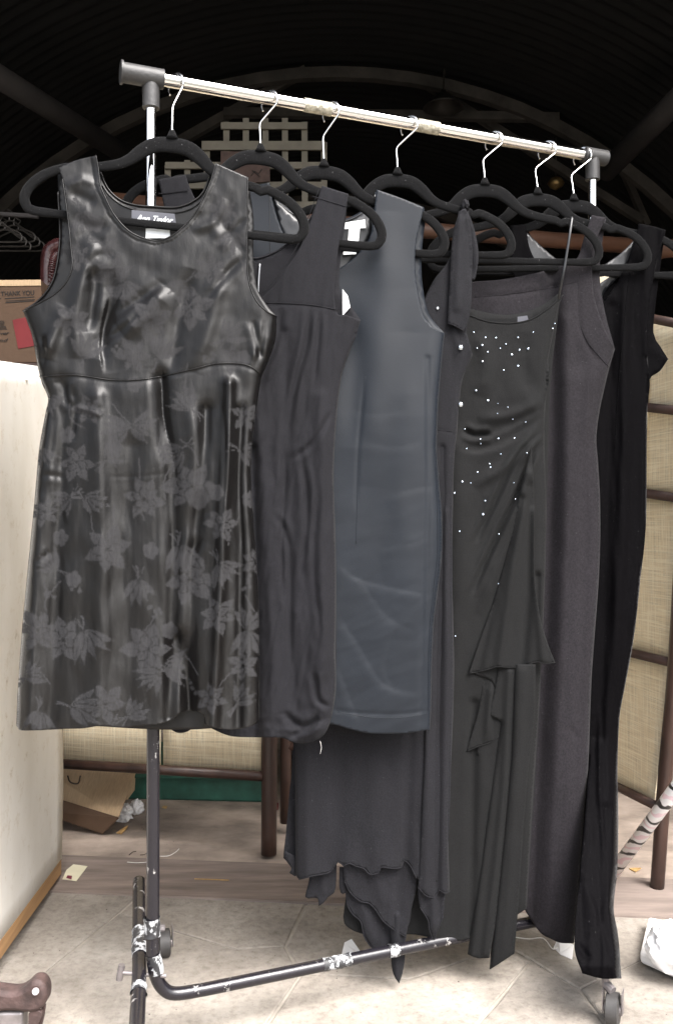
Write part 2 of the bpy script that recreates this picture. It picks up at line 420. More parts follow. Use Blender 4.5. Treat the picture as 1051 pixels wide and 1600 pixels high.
M['vinyl'] = simple('maroon_vinyl', (0.050, 0.017, 0.017), 0.25, 0, 0.4, 30, 0.5, 60)
M['brass'] = simple('aged_brass', (0.40, 0.27, 0.12), 0.35, 0.8, 0.3, 30)
M['rust'] = simple('rusty_iron', (0.050, 0.030, 0.027), 0.7, 0.1, 0.5, 40, 0.6, 70)
M['gem'] = simple('rhinestone', (0.60, 0.72, 0.85), 0.12, 0.9, 0.02)
M['bead'] = simple('mirror_bead', (0.62, 0.68, 0.74), 0.12, 1.0, 0.02)
M['zip'] = simple('zip_metal', (0.35, 0.36, 0.38), 0.35, 0.8)
M['china'] = simple('white_enamel', (0.82, 0.81, 0.80), 0.45, 0, 0.03, 9)
M['plastic_bag'] = simple('white_bag', (0.82, 0.82, 0.82), 0.4, 0, 0.04, 9, 0.3, 20)
M['lamp'] = simple('dull_lamp_metal', (0.05, 0.045, 0.04), 0.4, 0.5, 0.3)
M['card_red'] = simple('reddish_card', (0.075, 0.045, 0.036), 0.8, 0, 0.3, 30)
def zebra():
    m, nt, b = new_mat('zebra_wrap')
    v = texco(nt)
    n = N(nt, 'ShaderNodeTexWave', Scale=8.0, Distortion=5.0, Detail=2.0); n.wave_type = 'BANDS'; n.bands_direction = 'Z'; n.inputs['Detail Scale'].default_value = 2.0
    nt.links.new(v, n.inputs['Vector'])
    r = ramp(nt, n.outputs['Fac'], [(0.0, (0.02, 0.02, 0.02)), (0.10, (0.02, 0.02, 0.02)), (0.16, (0.85, 0.83, 0.83)), (0.90, (0.85, 0.83, 0.83)), (0.96, (0.80, 0.62, 0.66)), (1.0, (0.8, 0.62, 0.66))])
    nt.links.new(r.outputs[0], b.inputs['Base Color']); b.inputs['Roughness'].default_value = 0.4
    return m
M['zebra'] = zebra()

# ------------------------------------------------------------------ ground, sill, inside floor
def sheet(name, x0, x1, y0, y1, z, mat):
    o = mesh_obj(name, [(x0, y0, z), (x1, y0, z), (x1, y1, z), (x0, y1, z)], [(0, 1, 2, 3)], mat)
    return tag(o, kind='structure')
# threshold line runs askew
TA = G(-300, 1378); TB = G(1350, 1450)
def tline(x, k=0.0):
    t = (x - TA.x) / (TB.x - TA.x); return TA.y + (TB.y - TA.y) * t + k
sheet('ground', -60, 60, -60, 60, -0.022, M['earth'])
pav = empty('pavement', (0, 1.4, 0), kind='structure')
mb = MB(); X0, X1 = -2.6, 2.6
mb.add([(X0, -0.5, -0.0035), (X1, -0.5, -0.0035), (X1, tline(X1) + .01, -0.0035), (X0, tline(X0) + .01, -0.0035)], [(0, 1, 2, 3)])
mb.build('mortar_bed', M['mortar'], pav)
def flag(poly):
    pts = [Vector((p[0], p[1])) for p in poly]
    c = sum(pts, Vector((0, 0))) / len(pts)
    out = []
    n = len(pts)
    for i in range(n):
        a, b_ = pts[i], pts[(i + 1) % n]
        k = max(1, int((b_ - a).length / 0.035))
        for j in range(k):
            p = a.lerp(b_, j / k)
            d = (c - p); d.normalize()
            q = p + d * (0.0022 + 0.0025 * (0.5 + float(noise2(np.array([p.x * 14.0]), np.array([p.y * 14.0]))[0])))
            out.append(q)
    m = len(out); v = []; f = []
    tilt = random.uniform(-0.0007, 0.0007)
    for (ins, z) in ((0, -0.012), (0, -0.002), (0.003, 0.0)):
        for p in out:
            d = (c - p).normalized(); q = p + d * ins
            v.append((q.x, q.y, z + (tilt if z == 0 else 0)))
    for r_ in range(2):
        for i in range(m):
            f.append((r_ * m + i, r_ * m + (i + 1) % m, (r_ + 1) * m + (i + 1) % m, (r_ + 1) * m + i))
    f.append(tuple(2 * m + i for i in range(m)))
    area = sum(out[i].x * out[(i + 1) % m].y - out[(i + 1) % m].x * out[i].y for i in range(m))
    if area < 0: f = [q[::-1] for q in f]
    o = mesh_obj('flagstone', v, f, M['stone'], pav); return o
g2 = lambda a: (G(*a).x, G(*a).y)
nA, nB, nC, nD = (-120, 1392), (222, 1394), (482, 1404), (800, 1424)
d1, d2 = (186, 1426), (55, 1532)
stones = [
    [(-520, 1386), nB, d1, d2, (-40, 1560), (-520, 1520)],
    [nB, nC, (446, 1478), (373, 1483), (282, 1458), d1],
    [d1, (282, 1458), (373, 1483), (446, 1478), (470, 1521), (385, 1650), (-60, 1650), (-40, 1560), d2],
    [nC, nD, (792, 1478), (640, 1530), (470, 1521), (446, 1478)],
    [nD, (1110, 1438), (1000, 1500), (905, 1546), (828, 1500), (792, 1478)],
    [(470, 1521), (640, 1530), (792, 1478), (828, 1500), (705, 1650), (385, 1650)],
    [(828, 1500), (905, 1546), (985, 1650), (705, 1650)],
    [(905, 1546), (1000, 1500), (1110, 1438), (1480, 1452), (1500, 1650), (985, 1650)],
    [(-520, 1520), (-40, 1560), (-60, 1650), (-640, 1650)],
]
for s_ in stones: flag([g2(a) for a in s_])
xs = [-2.4, -1.55, -0.95, -0.4, -0.12, 0.16, 0.42, 0.9, 1.5, 2.4]
Yb = G(0, 1650).y
rows = [Yb - 0.0, Yb - 0.36, Yb - 0.68, Yb - 1.05, Yb - 1.4]
for ri in range(4):
    ya, yb = rows[ri], rows[ri + 1]
    cx = [-2.5] + sorted(random.uniform(-2.2, 2.2) for _ in range(6)) + [2.5]
    for i in range(len(cx) - 1):
        if cx[i + 1] - cx[i] < 0.12: continue
        flag([(cx[i], ya), (cx[i], yb), (cx[i + 1], yb), (cx[i + 1], ya)])
# shed floor and sill
mb = MB(); W = 0.205
xl, xr = -2.6, 2.6
mb.add([(xl, tline(xl), -0.012), (xr, tline(xr), -0.012), (xr, tline(xr), 0.004), (xl, tline(xl), 0.004), (xl, tline(xl, W), 0.004), (xr, tline(xr, W), 0.004), (xl, tline(xl, W), -0.012), (xr, tline(xr, W), -0.012)],
       [(0, 1, 2, 3), (3, 2, 5, 4), (4, 5, 7, 6)])
tag(mb.build('threshold', M['sill']), kind='structure')
mb = MB()
mb.add([(xl, tline(xl, W + .004), 0.0), (xr, tline(xr, W + .004), 0.0), (xr, 8, 0.0), (xl, 8, 0.0)], [(0, 1, 2, 3)])
tag(mb.build('floor', M['inside_floor']), kind='structure')

# ------------------------------------------------------------------ the shed: vault, walls, trusses
shed = empty('vaulted_shed', (0, 4.5, 0), 'dark barrel-vaulted corrugated iron shed behind the clothes rack, seen overhead', 'shed')
RV, ZC = 2.8, 0.60
YF, YK = 1.05, 7.6
def arc(rad, a0, a1, n, Y, zc=ZC, xc=0.0):
    return [Vector((xc + rad * math.cos(a0 + (a1 - a0) * i / n), Y, zc + rad * math.sin(a0 + (a1 - a0) * i / n))) for i in range(n + 1)]
ny = int((YK - YF) / 0.019); na = 72
vv = []; ff = []
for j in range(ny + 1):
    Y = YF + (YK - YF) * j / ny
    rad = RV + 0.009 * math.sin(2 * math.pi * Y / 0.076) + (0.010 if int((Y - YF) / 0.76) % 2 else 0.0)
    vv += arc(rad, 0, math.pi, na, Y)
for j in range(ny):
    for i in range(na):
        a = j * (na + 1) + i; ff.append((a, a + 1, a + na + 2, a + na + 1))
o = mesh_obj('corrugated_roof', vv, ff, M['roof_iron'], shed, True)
mb = MB()
for s_ in (-1, 1):
    x = s_ * (RV + 0.02)
    mb.box((min(x, x + s_ * 0.08), YF, -0.01), (max(x, x + s_ * 0.08), YK + 0.08, ZC + 0.02))
    mb.build('side_wall', M['dark_wall'], shed); mb = MB()
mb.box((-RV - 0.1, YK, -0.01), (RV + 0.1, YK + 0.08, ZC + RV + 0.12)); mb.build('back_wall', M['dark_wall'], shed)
def member(name, a, b, w, d, mat):
    """rectangular steel member from a to b, w tall and d deep"""
    a, b = Vector(a), Vector(b); t = (b - a).normalized(); dy = Vector((0, d, 0)); up = t.cross(Vector((0, 1, 0))).normalized() * w
    m_ = MB(); m_.quadbox(a - up / 2 - dy / 2, b - up / 2 - dy / 2, b + up / 2 - dy / 2, a + up / 2 - dy / 2, dy); return m_.build(name, mat, shed)
def arch(Y, rad, w, d):
    m_ = MB(); n = 40
    inn = arc(rad - w, 0.02, math.pi - 0.02, n, Y); out = arc(rad, 0.02, math.pi - 0.02, n, Y)
    for i in range(n):
        m_.quadbox(inn[i], inn[i + 1], out[i + 1], out[i], (0, d, 0))
    return m_.build('truss_arch', M['truss'], shed)
arch(5.0, 2.74, 0.062, 0.05)
arch(7.0, 2.74, 0.07, 0.05)
TY = 5.06
for (x0, y0, x1, y1, w) in ((350, 176, 872, 184, .045), (262, 232, 478, 110, .050), (628, 108, 1002, 345, .042), (480, 104, 585, 104, .07), (958, 232, 1010, 352, .035)):
    member('truss_member', P(x0, y0, TY), P(x1, y1, TY), w, 0.045, M['truss']); TY += 0.06
mb = MB(); mb.tube([P(-90, 65, 3.6), P(195, 242, 4.85)], 0.052, 16); mb.build('roof_brace', M['brace'], shed, True)
mb = MB(); mb.tube([P(1150, 65, 3.6), P(945, 268, 4.6)], 0.054, 16); mb.build('roof_brace', M['brace'], shed, True)
mb = MB(); mb.tube([P(0, 310, 5.9), P(190, 190, 5.9), P(330, 160, 5.9)], 0.04, 8); mb.build('truss_member', M['truss'], shed)

# pendant lamp hanging unlit from the truss
lampo = empty('pendant_lamp', P(690, 165, 4.85), 'small unlit dark metal pendant lamp under the shed truss, above the middle of the rail', 'lamp')
mb = MB(); mb.tube([P(694, 108, 4.85), P(692, 140, 4.85)], 0.006, 8); mb.build('cord', M['lamp'], lampo)
prof = [(0.012, 0.0), (0.02, -0.02), (0.045, -0.035), (0.085, -0.075), (0.11, -0.10), (0.105, -0.10), (0.08, -0.07)]
def lathe(prof, c, n=24):
    v = []; f = []
    for (r_, z) in prof:
        for k in range(n):
            a = 2 * math.pi * k / n; v.append(c + Vector((r_ * math.cos(a), r_ * math.sin(a), z)))
    for i in range(len(prof) - 1):
        for k in range(n):
            f.append((i * n + k, i * n + (k + 1) % n, (i + 1) * n + (k + 1) % n, (i + 1) * n + k))
    return v, f
v, f = lathe(prof, P(692, 140, 4.85)); mesh_obj('lamp_shade', v, f, M['lamp'], lampo, True)
# second small bulb fitting further back
v, f = lathe([(0.004, 0.03), (0.03, 0.02), (0.05, -0.01), (0.035, -0.03), (0.01, -0.045), (0.001, -0.047)], P(868, 284, 5.2))
o = mesh_obj('wall_bulb', v, f, M['brass'], None, True); settle(o); tag(o, 'small round brass-coloured bulb fitting glinting in the dark, above the right end of the hangers', 'bulb')
mb = MB(); mb.tube([P(868, 276, 5.2), P(868, 215, 5.2)], 0.004, 6); 
o2 = mb.build('cord', M['lamp']); o2.parent = o; o2.location = -o.location

# ------------------------------------------------------------------ lattice panel hung in the dark
LZ = 3.25
lat = empty('lattice_panel', P(385, 335, LZ), 'cream wooden trellis panel with square holes and stepped top, in the dark behind the hangers', 'trellis')
pt = 30.5
def strip(x0, y0, x1, y1, dz, parent, name='slat', w=9.5, mat=None):
    a, b_ = P(x0, y0, LZ + dz), P(x1, y1, LZ + dz)
    hw = w / F * LZ / 2
    t = (b_ - a).normalized(); u = Vector((-t.z, 0, t.x)) * hw
    m_ = MB(); m_.quadbox(a - u, b_ - u, b_ + u, a + u, (0, 0.010, 0)); return m_.build(name, mat or M['lattice'], parent, bev=0.001)
vx = [(262 + i * pt) for i in range(9)]
tops = [258, 250, 222, 190, 184, 184, 184, 190, 222]
for x, t in zip(vx, tops): strip(x, t, x + 1, 420, 0.0, lat)
for y, xa, xb in ((196, 345, 480), (227, 315, 508), (258, 258, 508), (289, 256, 508), (320, 256, 508), (351, 256, 508), (382, 256, 508), (410, 256, 508)):
    strip(xa, y, xb, y, -0.0115, lat, w=10.5 if y != 227 else 14)
m_ = MB(); m_.quadbox(P(345, 290, LZ - .03), P(422, 283, LZ - .03), P(420, 238, LZ - .03), P(345, 236, LZ - .03), (0, 0.006, 0))
o = m_.build('picture_card', M['card_red']); settle(o); tag(o, 'dull reddish printed card fixed on the trellis behind the second hanger', 'card')
m_ = MB(); m_.tube([P(392, 275, LZ - .033), P(398, 267, LZ - .033), P(404, 272, LZ - .033), P(409, 264, LZ - .033)], 0.0014, 5); m_.tube([P(394, 266, LZ - .033), P(406, 276, LZ - .033)], 0.0012, 5)
q = m_.build('scribble', M['ink']); q.parent = o; q.location = -o.location

# long wooden poles in the dark
mb = MB(); mb.tube([P(150, 311, 2.62), P(560, 352, 2.72), P(1140, 396, 2.86)], 0.024, 16); o = mb.build('wooden_pole', M['red_wood'], None, True); settle(o)
tag(o, 'long round reddish-brown pole running level behind all the hangers', 'pole')
mb = MB(); mb.tube([P(1010, 392, 2.6), P(1200, 372, 2.55)], 0.026, 14); o = mb.build('wooden_pole', M['red_wood'], None, True); settle(o)
tag(o, 'short piece of brown pole at the right edge beside the black velvet shoulder', 'pole')

# ------------------------------------------------------------------ folding screens
def screen(root, ZL, xL, ZR, xR, posts, rails, mats, postr=0.0155, railr=0.0105):
    XL = (xL - CX) / F * ZL; XR = (xR - CX) / F * ZR
    s_ = (ZR - ZL) / (XR - XL)
    def S(px, py, k=0.0):
        u = (px - CX) / F; Z = (ZL - s_ * XL) / (1 - s_ * u); return P(px, py, Z + k)
    for p in posts:
        m_ = MB(); m_.tube(catmull3([S(x, y) for x, y in p], 5), postr, 14); m_.build('post', M['mahogany'], root, True)
    for p in rails:
        m_ = MB(); m_.tube([S(x, y, -0.004) for x, y in p], railr, 12); m_.build('rail', M['mahogany'], root, True)
    for p in mats:
        n = 10; v = []; f = []
        (ax, ay), (bx, by), (cx_, cy_), (dx, dy) = p
        for j in range(n + 1):
            for i in range(n + 1):
                s1, t1 = i / n, j / n
                x = (ax * (1 - s1) + bx * s1) * (1 - t1) + (dx * (1 - s1) + cx_ * s1) * t1
                y = (ay * (1 - s1) + by * s1) * (1 - t1) + (dy * (1 - s1) + cy_ * s1) * t1
                v.append(S(x, y, 0.022 + 0.004 * math.sin(x * .05 + y * .013)))
        for j in range(n):
            for i in range(n):
                a = j * (n + 1) + i; f.append((a, a + 1, a + n + 2, a + n + 1))
        o_ = mesh_obj('mat_panel', v, f, M['mat'], root, True)
        sm = o_.modifiers.new('thick', 'SOLIDIFY'); sm.thickness = 0.003
    return S
scr = empty('folding_screen', G(1025, 1398), 'dark wood folding screen with pale woven panels, right of the velvet dress', 'screen', None)
screen(scr, 2.45, 880, 2.01, 1030,
       [[(1025, 1398), (1039, 1200), (1052, 1060), (1068, 800), (1088, 480)]],
       [[(880, 470), (1088, 512)], [(880, 622), (1078, 644)], [(880, 752), (1070, 780)], [(880, 995), (1055, 1037)], [(880, 1188), (1038, 1266)]],
       [[(880, 478), (1016, 504), (1006, 770), (880, 760)], [(1019, 506), (1070, 512), (1062, 782), (1008, 772)], [(880, 762), (1064, 784), (1050, 1034), (880, 995)], [(880, 998), (1050, 1038), (1022, 1258), (880, 1190)]])
scl = empty('folding_screen', G(421, 1338), 'dark wood folding screen with pale woven panels, behind the patterned satin dress', 'screen')
screen(scl, 2.33, 60, 2.205, 421,
       [[(424, 500), (422, 900), (421, 1180), (420, 1334)], [(70, 500), (72, 900), (74, 1290)]],
       [[(74, 1192), (412, 1213)], [(74, 800), (412, 806)], [(74, 520), (412, 524)]],
       [[(76, 520), (250, 522), (252, 1196), (76, 1190)], [(256, 522), (410, 524), (408, 1204), (256, 1196)]], 0.0195, 0.0125)
scm = empty('folding_screen', G(448, 1290), 'third leaf of dark wood screen, just its stub showing between two black dresses', 'screen')
screen(scm, 2.36, 446, 2.66, 800, [[(446, 510), (446, 900), (446, 1285)]], [[(446, 1168), (800, 1110)], [(446, 530), (800, 560)]],
       [[(450, 535), (795, 565), (795, 1105), (450, 1160)]], 0.015, 0.011)

# ------------------------------------------------------------------ white board at left
bd = empty('white_cabinet', (-0.64, 1.9, 0), 'white painted wooden cabinet side standing at the left edge', 'cabinet')
a = Vector((-0.614, 1.60, 0.03)); b_ = Vector((-0.636, 2.075, 0.012))
zt_a = HC + (CY - 562) / F * 1.60; zt_b = HC + (CY - 569) / F * 2.0
NX, NY = 10, 26; v = []; f = []
for j in range(NY + 1):
    for i in range(NX + 1):
        s1, t1 = i / NX, j / NY
        lo = a.lerp(b_, s1); z1 = zt_a + (zt_b - zt_a) * s1
        wob = 0.004 * math.sin(t1 * 9) * (1 if i == NX else 0.3)
        v.append((lo.x + wob, lo.y + wob * 0.5, lo.z + 0.035 + (z1 - lo.z - 0.035) * t1))
for j in range(NY):
    for i in range(NX):
        q = j * (NX + 1) + i; f.append((q, q + 1, q + NX + 2, q + NX + 1))
o = mesh_obj('side_board', v, f, M['board'], bd, True)
sm = o.modifiers.new('t', 'SOLIDIFY'); sm.thickness = 0.02; sm.offset = -1
mb = MB(); up = Vector((0, 0, 0.036)); mb.quadbox(a, b_, b_ + up, a + up, (-0.03, 0, 0)); mb.build('base_strip', M['raw_wood'], bd, bev=0.002)
mb = MB(); mb.quadbox((-1.35, 1.62, 0.03), (-0.655, 1.62, 0.03), (-0.655, 1.62, zt_a - 0.004), (-1.35, 1.62, zt_a - 0.004), (0, 0.018, 0)); mb.build('front_board', M['board'], bd, bev=0.002)
mb = MB(); mb.quadbox((-1.35, 1.64, zt_a - .024), (-0.637, 1.64, zt_a - .024), (-0.660, 2.07, zt_a - .03), (-1.35, 2.07, zt_a - .03), (0, 0, 0.018)); mb.build('top_board', M['board'], bd, bev=0.002)
for (y_, z_) in ((1.645, zt_a + 0.006), (1.80, zt_a + .005)):
    mb = MB(); mb.tube([(-0.626, y_, z_ - 0.012), (-0.626, y_, z_)], 0.008, 8); mb.build('chipped_corner', M['china'], bd)

# thank-you carton on the cabinet
ZB = 2.55
bx = empty('cardboard_box', P(20, 566, ZB), 'brown cardboard carton printed THANK YOU with a red square, on the white cabinet', 'box')
yb = 566
def CB(px, py, k=0.0): return P(px, py, ZB + k)
mb = MB(); mb.quadbox(CB(-190, 570), CB(72, 566), CB(64, 437), CB(-190, 439), (0.0, 0.26, 0)); mb.build('carton', M['carton'], bx, bev=0.002)
mb = MB(); mb.quadbox(CB(-190, 449, -.003), CB(64.5, 446, -.003), CB(64, 437, -.003), CB(-190, 439, -.003), (0, 0.0025, 0)); mb.build('flap_edge', M['carton_pale'], bx)
mb = MB(); mb.quadbox(CB(29, 545, -.0022), CB(56, 540, -.0022), CB(48, 494, -.0022), CB(20, 500, -.0022), (0, 0.0015, 0)); mb.build('red_square', M['red_print'], bx)
def text(s, px, py, hpx, Z, mat, parent, rot=0.0, name='lettering', shear=0.0, width=None, bold=0.0, dz=0.0008):
    cu = bpy.data.curves.new(name, 'FONT'); cu.body = s; cu.size = hpx / F * Z / 0.72; cu.extrude = 0.0003; cu.shear = shear; cu.offset = bold * cu.size
    t = bpy.data.objects.new(name, cu); COL.objects.link(t)
    bpy.context.view_layer.update()
    me = bpy.data.meshes.new_from_object(t.evaluated_get(bpy.context.evaluated_depsgraph_get()))
    COL.objects.unlink(t); bpy.data.objects.remove(t)
    w = max(v.co.x for v in me.vertices) - min(v.co.x for v in me.vertices)
    k = (width / F * Z / w) if width else 1.0
    me.transform(Matrix.Rotation(R(90), 4, 'X') @ Matrix.Rotation(rot, 4, 'Z') @ Matrix.Scale(k, 4, (1, 0, 0)))
    me.materials.clear(); me.materials.append(mat)
    o_ = bpy.data.objects.new(name, me); link(o_, parent)
    o_.location = P(px, py, Z - dz) - parent_world(parent)
    return o_
text('THANK YOU', 2, 463, 7.6, ZB, M['ink'], bx, rot=R(2.5), width=52, bold=0.012, dz=.002)
for (x0, y0, x1, y1, w) in ((8, 467, 54, 464.5, 1.3), (10, 470.5, 55, 468, .7), (9, 473.5, 54, 470.5, 1.4), (-30, 477, -6, 476, 3), (-20, 468, 2, 467, 1.5)):
    h = w / F * ZB; A_, B_ = CB(x0, y0, -.0016), CB(x1, y1, -.0016); mb = MB(); mb.quadbox(A_, B_, B_ + Vector((0, 0, h)), A_ + Vector((0, 0, h)), (0, .001, 0)); mb.build('printed_line', M['ink'], bx)
# smudged logo print
lg = MB(); random.seed(4)
for i in range(7):
    x0 = -14 + random.random() * 6; y0 = 503 + i * 2.1; x1 = 7 + i * 0.8 - random.random() * 3
    A_, B_ = CB(x0, y0, -.0016), CB(x1, y0 - 1, -.0016); lg.quadbox(A_, B_, B_ + Vector((0, 0, .0016)), A_ + Vector((0, 0, .0016)), (0, .001, 0))
lg.build('printed_logo', M['ink'], bx)
text('mover', -14, 524, 5, ZB, M['ink'], bx, rot=R(3), width=29, shear=.4, bold=.01, dz=.002)
text('Bend', -14, 535, 5, ZB, M['ink'], bx, rot=R(3), width=27, shear=.4, bold=.01, dz=.002)

st = empty('side_table', (-1.15, 2.75, 0), 'dark wooden side table under the printed carton, behind the white cabinet', 'table')
zt = P(0, 570, ZB).z
mb = MB(); mb.box((-1.35, 2.5, zt - .03), (-0.80, 2.95, zt - .002)); mb.build('table_top', M['mahogany'], st, bev=.003)
for x_ in (-1.32, -0.83):
    for y_ in (2.53, 2.92):
        mb = MB(); mb.box((x_ - .02, y_ - .02, 0), (x_ + .02, y_ + .02, zt - .03)); mb.build('leg', M['mahogany'], st)
# maroon vinyl chair back behind the dress
ch = empty('vinyl_armchair', (P(90, 450, 2.75).x, 2.75, 0), 'maroon vinyl chair back with pleated edge, between carton and patterned dress', 'armchair')
mb = MB(); mb.tube(catmull3([P(72, 620, 2.75), P(74, 450, 2.75), P(76, 400, 2.75), P(86, 386, 2.75), P(110, 382, 2.75), P(230, 384, 2.77)], 6), 0.022, 14); mb.build('padded_rim', M['vinyl'], ch, True)
mb = MB()
rimp = catmull3([P(79, 560, 2.70), P(80, 450, 2.70), P(82, 408, 2.70), P(92, 395, 2.70), P(110, 392, 2.70), P(230, 392, 2.72)], 26)
for i in range(0, len(rimp) - 2, 3):
    p = rimp[i]; t = (rimp[i + 1] - p).normalized(); s_ = Vector((t.z, 0, -t.x))
    mb = MB(); mb.tube([p - s_ * 0.009, p + s_ * 0.010 + Vector((0, .006, 0))], [0.0035, 0.0028], 6); mb.build('pleat', M['vinyl'], ch, True)
mb = MB(); mb.quadbox(P(88, 640, 2.76), P(235, 640, 2.76), P(235, 398, 2.76), P(88, 398, 2.76), (0, 0.05, 0)); mb.build('backrest', M['vinyl'], ch, bev=.01)
for s_ in ((74, 2.77), (228, 2.77)):
    mb = MB(); p = P(s_[0], 700, s_[1]); mb.tube([(p.x, p.y, 0), (p.x, p.y, HC + 0.25)], 0.018, 8); mb.build('leg', M['mahogany'], ch)

# heap of hangers hanging in the dark at the left
random.seed(11)
bar = MB(); bar.tube([P(-80, 330, 2.9), P(60, 338, 2.9)], 0.008, 8)
o = bar.build('hanging_bar', M['brace']); settle(o); tag(o, 'thin dark bar in shadow at the left edge, above the carton', 'bar')
for i in range(6):
    Zh = 2.86 + i * 0.03; cx_ = -6 + i * 7; cy_ = 345 + (i % 3) * 7
    wv = [(-40, 22), (-36, 15), (0, 0), (22, 12), (38, 20), (40, 28), (34, 33), (0, 33), (-30, 33), (-40, 28)]
    m_ = MB(); pts = catmull([(cx_ + x, cy_ + y) for x, y in wv], 4, True)
    m_.tube([P(x, y, Zh) for x, y in pts], 0.0028, 6, closed=True)
    m_.tube([P(cx_, cy_, Zh), P(cx_, cy_ - 8, Zh), P(cx_ + 4, cy_ - 14, Zh), P(cx_ - 3, cy_ - 18, Zh)], 0.002, 6)
    o = m_.build('wire_hanger', M['lamp']); settle(o)
    tag(o, 'thin wire hanger in the dim heap above the carton', 'hanger', 'wire hangers heaped in the dark at the left edge')

# ------------------------------------------------------------------ clutter beneath the left screen
bn = empty('storage_tub', G(300, 1250), 'low dark green plastic tub on the floor under the left screen', 'tub')
Zg = G(300, 1251).y
mb = MB(); A_, B_ = G(196, 1249), G(411, 1254)
mb.quadbox(A_, B_, B_ + Vector((0.006, -0.004, .075)), A_ + Vector((-.006, -0.004, .075)), (0, 0.32, 0)); mb.build('tub_wall', M['green'], bn, bev=.006)
mb = MB(); mb.quadbox(A_ + Vector((-.014, -.014, .066)), B_ + Vector((.014, -.014, .066)), B_ + Vector((.014, -.014, .088)), A_ + Vector((-.014, -.014, .088)), (0, .345, 0)); mb.build('lid', M['green'], bn, bev=.005)
mb = MB(); mb.tube([G(268, 1236, .03) + Vector((0, -.33, 0)), G(268, 1236, .03) + Vector((0, -.331, 0))], .01, 8)
cb = empty('open_carton', G(130, 1290), 'pale cardboard carton lying open with a bent flap beside the white cabinet', 'box')
zc0 = 2.5
mb = MB(); mb.quadbox(P(60, 1262, 2.42), P(186, 1276, 2.34), P(214, 1202, 2.50), P(60, 1196, 2.52), (0, 0.004, -0.003)); mb.build('side_flap', M['carton_pale'], cb, bev=.001)
mb = MB(); mb.quadbox(P(60, 1268, 2.40), P(160, 1302, 2.352), P(186, 1277, 2.338), P(60, 1238, 2.44), (0, 0.003, -0.004)); mb.build('corner_flap', M['carton'], cb, bev=.001)
mb = MB(); mb.quadbox(P(60, 1250, 2.56), P(200, 1250, 2.56), P(212, 1150, 2.60), P(60, 1150, 2.60), (0, 0.2, 0)); mb.build('carton_body', M['carton_pale'], cb, bev=.002)
def wire(name, pts, r_, mat, label, cat, n=5):
    m_ = MB(); m_.tube(catmull3(pts, 5), r_, n); o_ = m_.build(name, mat, None, True); settle(o_); tag(o_, label, cat); return o_
wire('wire_loop', [P(106, 1212, 2.38), P(110, 1222, 2.37), P(122, 1224, 2.37), P(126, 1212, 2.38)], .002, M['dark_twig'], 'thin dark wire loop on the pale carton flap', 'wire')
def crumple(name, c, sx, sy, sz, mat, seed, n=3, parent=None, amp=.45):
    bm = bmesh.new(); bmesh.ops.create_icosphere(bm, subdivisions=n, radius=1)
    rs = np.random.RandomState(seed); o0 = rs.rand(3) * 50
    for v_ in bm.verts:
        x, y, z = v_.co
        k = float(ridged(np.array([x * 1.7 + o0[0] + z]), np.array([y * 1.7 + o0[1] - z * .7]), 3)[0])
        v_.co *= 1 + amp * (k - 1.2)
    me = bpy.data.meshes.new(name)
    for v_ in bm.verts: v_.co = Vector((v_.co.x * sx, v_.co.y * sy, max(v_.co.z, -0.75) * sz))
    bm.to_mesh(me); bm.free(); me.materials.append(mat)
    o_ = bpy.data.objects.new(name, me); link(o_, parent); o_.location = c - parent_world(parent); return o_
pp = empty('crumpled_paper', G(200, 1272), 'crumpled scrap of white tissue paper on the floor next to the pale carton', 'paper')
crumple('paper_wad', G(193, 1270, .022), .028, .03, .026, M['paper'], 5, parent=pp); crumple('paper_wad', G(214, 1262, .02), .02, .022, .024, M['paper'], 8, parent=pp)
def flat_thing(name, poly, z, mat, label, cat, t=.0012, lift=None):
    pts = [G(x, y, z) for x, y in poly]
    if lift:
        for i, dz in lift.items(): pts[i] = pts[i] + Vector((0, 0, dz))
    n = len(pts); v = pts + [p + Vector((0, 0, t)) for p in pts]
    f = [tuple(range(n)), tuple(range(2 * n - 1, n - 1, -1))] + [(i, (i + 1) % n, n + (i + 1) % n, n + i) for i in range(n)]
    o_ = mesh_obj(name, v, f, mat); settle(o_); tag(o_, label, cat); return o_
tg = empty('price_tag', G(118, 1362, .005), 'manila price tag with maroon eyelet lying against the white cabinet', 'tag')
def tagpart(name, poly, z, mat, t=.001):
    o_ = flat_thing(name, poly, z, mat, None, None, t); o_.parent = tg; o_.location -= tg.location; return o_
tagpart('card', [(98, 1374), (120, 1377), (137, 1354), (115, 1351), (104, 1360)], .0055, M['manila'])
tagpart('eyelet', [(104, 1372), (112, 1374), (113, 1369), (106, 1368)], .007, M['maroon'])
flat_thing('dry_leaf', [(182, 1302), (190, 1304), (199, 1298), (200, 1295), (189, 1297)], .001, M['leaf'], 'dry tan leaf on the floor below the tissue paper', 'leaf', .002, {2: .006, 3: .008})
flat_thing('dry_leaf', [(253, 1262), (260, 1264), (262, 1260), (256, 1259)], .001, M['leaf'], 'tiny tan leaf fragment on the floor right of the black post', 'leaf')
flat_thing('dry_leaf', [(982, 1358), (992, 1363), (1001, 1361), (998, 1357), (988, 1357)], .001, M['leaf'], 'pale dry leaf on the floor right of the velvet hem', 'leaf', .002, {2: .006})
flat_thing('straw', [(304, 1374), (358, 1376), (358, 1375), (304, 1373)], .005, M['leaf'], 'thin straight straw lying on the reddish sill', 'straw', .001)
wire('thread', [G(199, 1347, .006), G(214, 1348, .006), G(232, 1347, .006)], .0008, M['thread'], 'short white thread left of the black post on the sill', 'thread')
wire('thread', [G(250, 1338, .006), G(264, 1337, .006), G(275, 1331, .006), G(280, 1326, .006)], .0008, M['thread'], 'curling white thread right of the black post on the sill', 'thread')
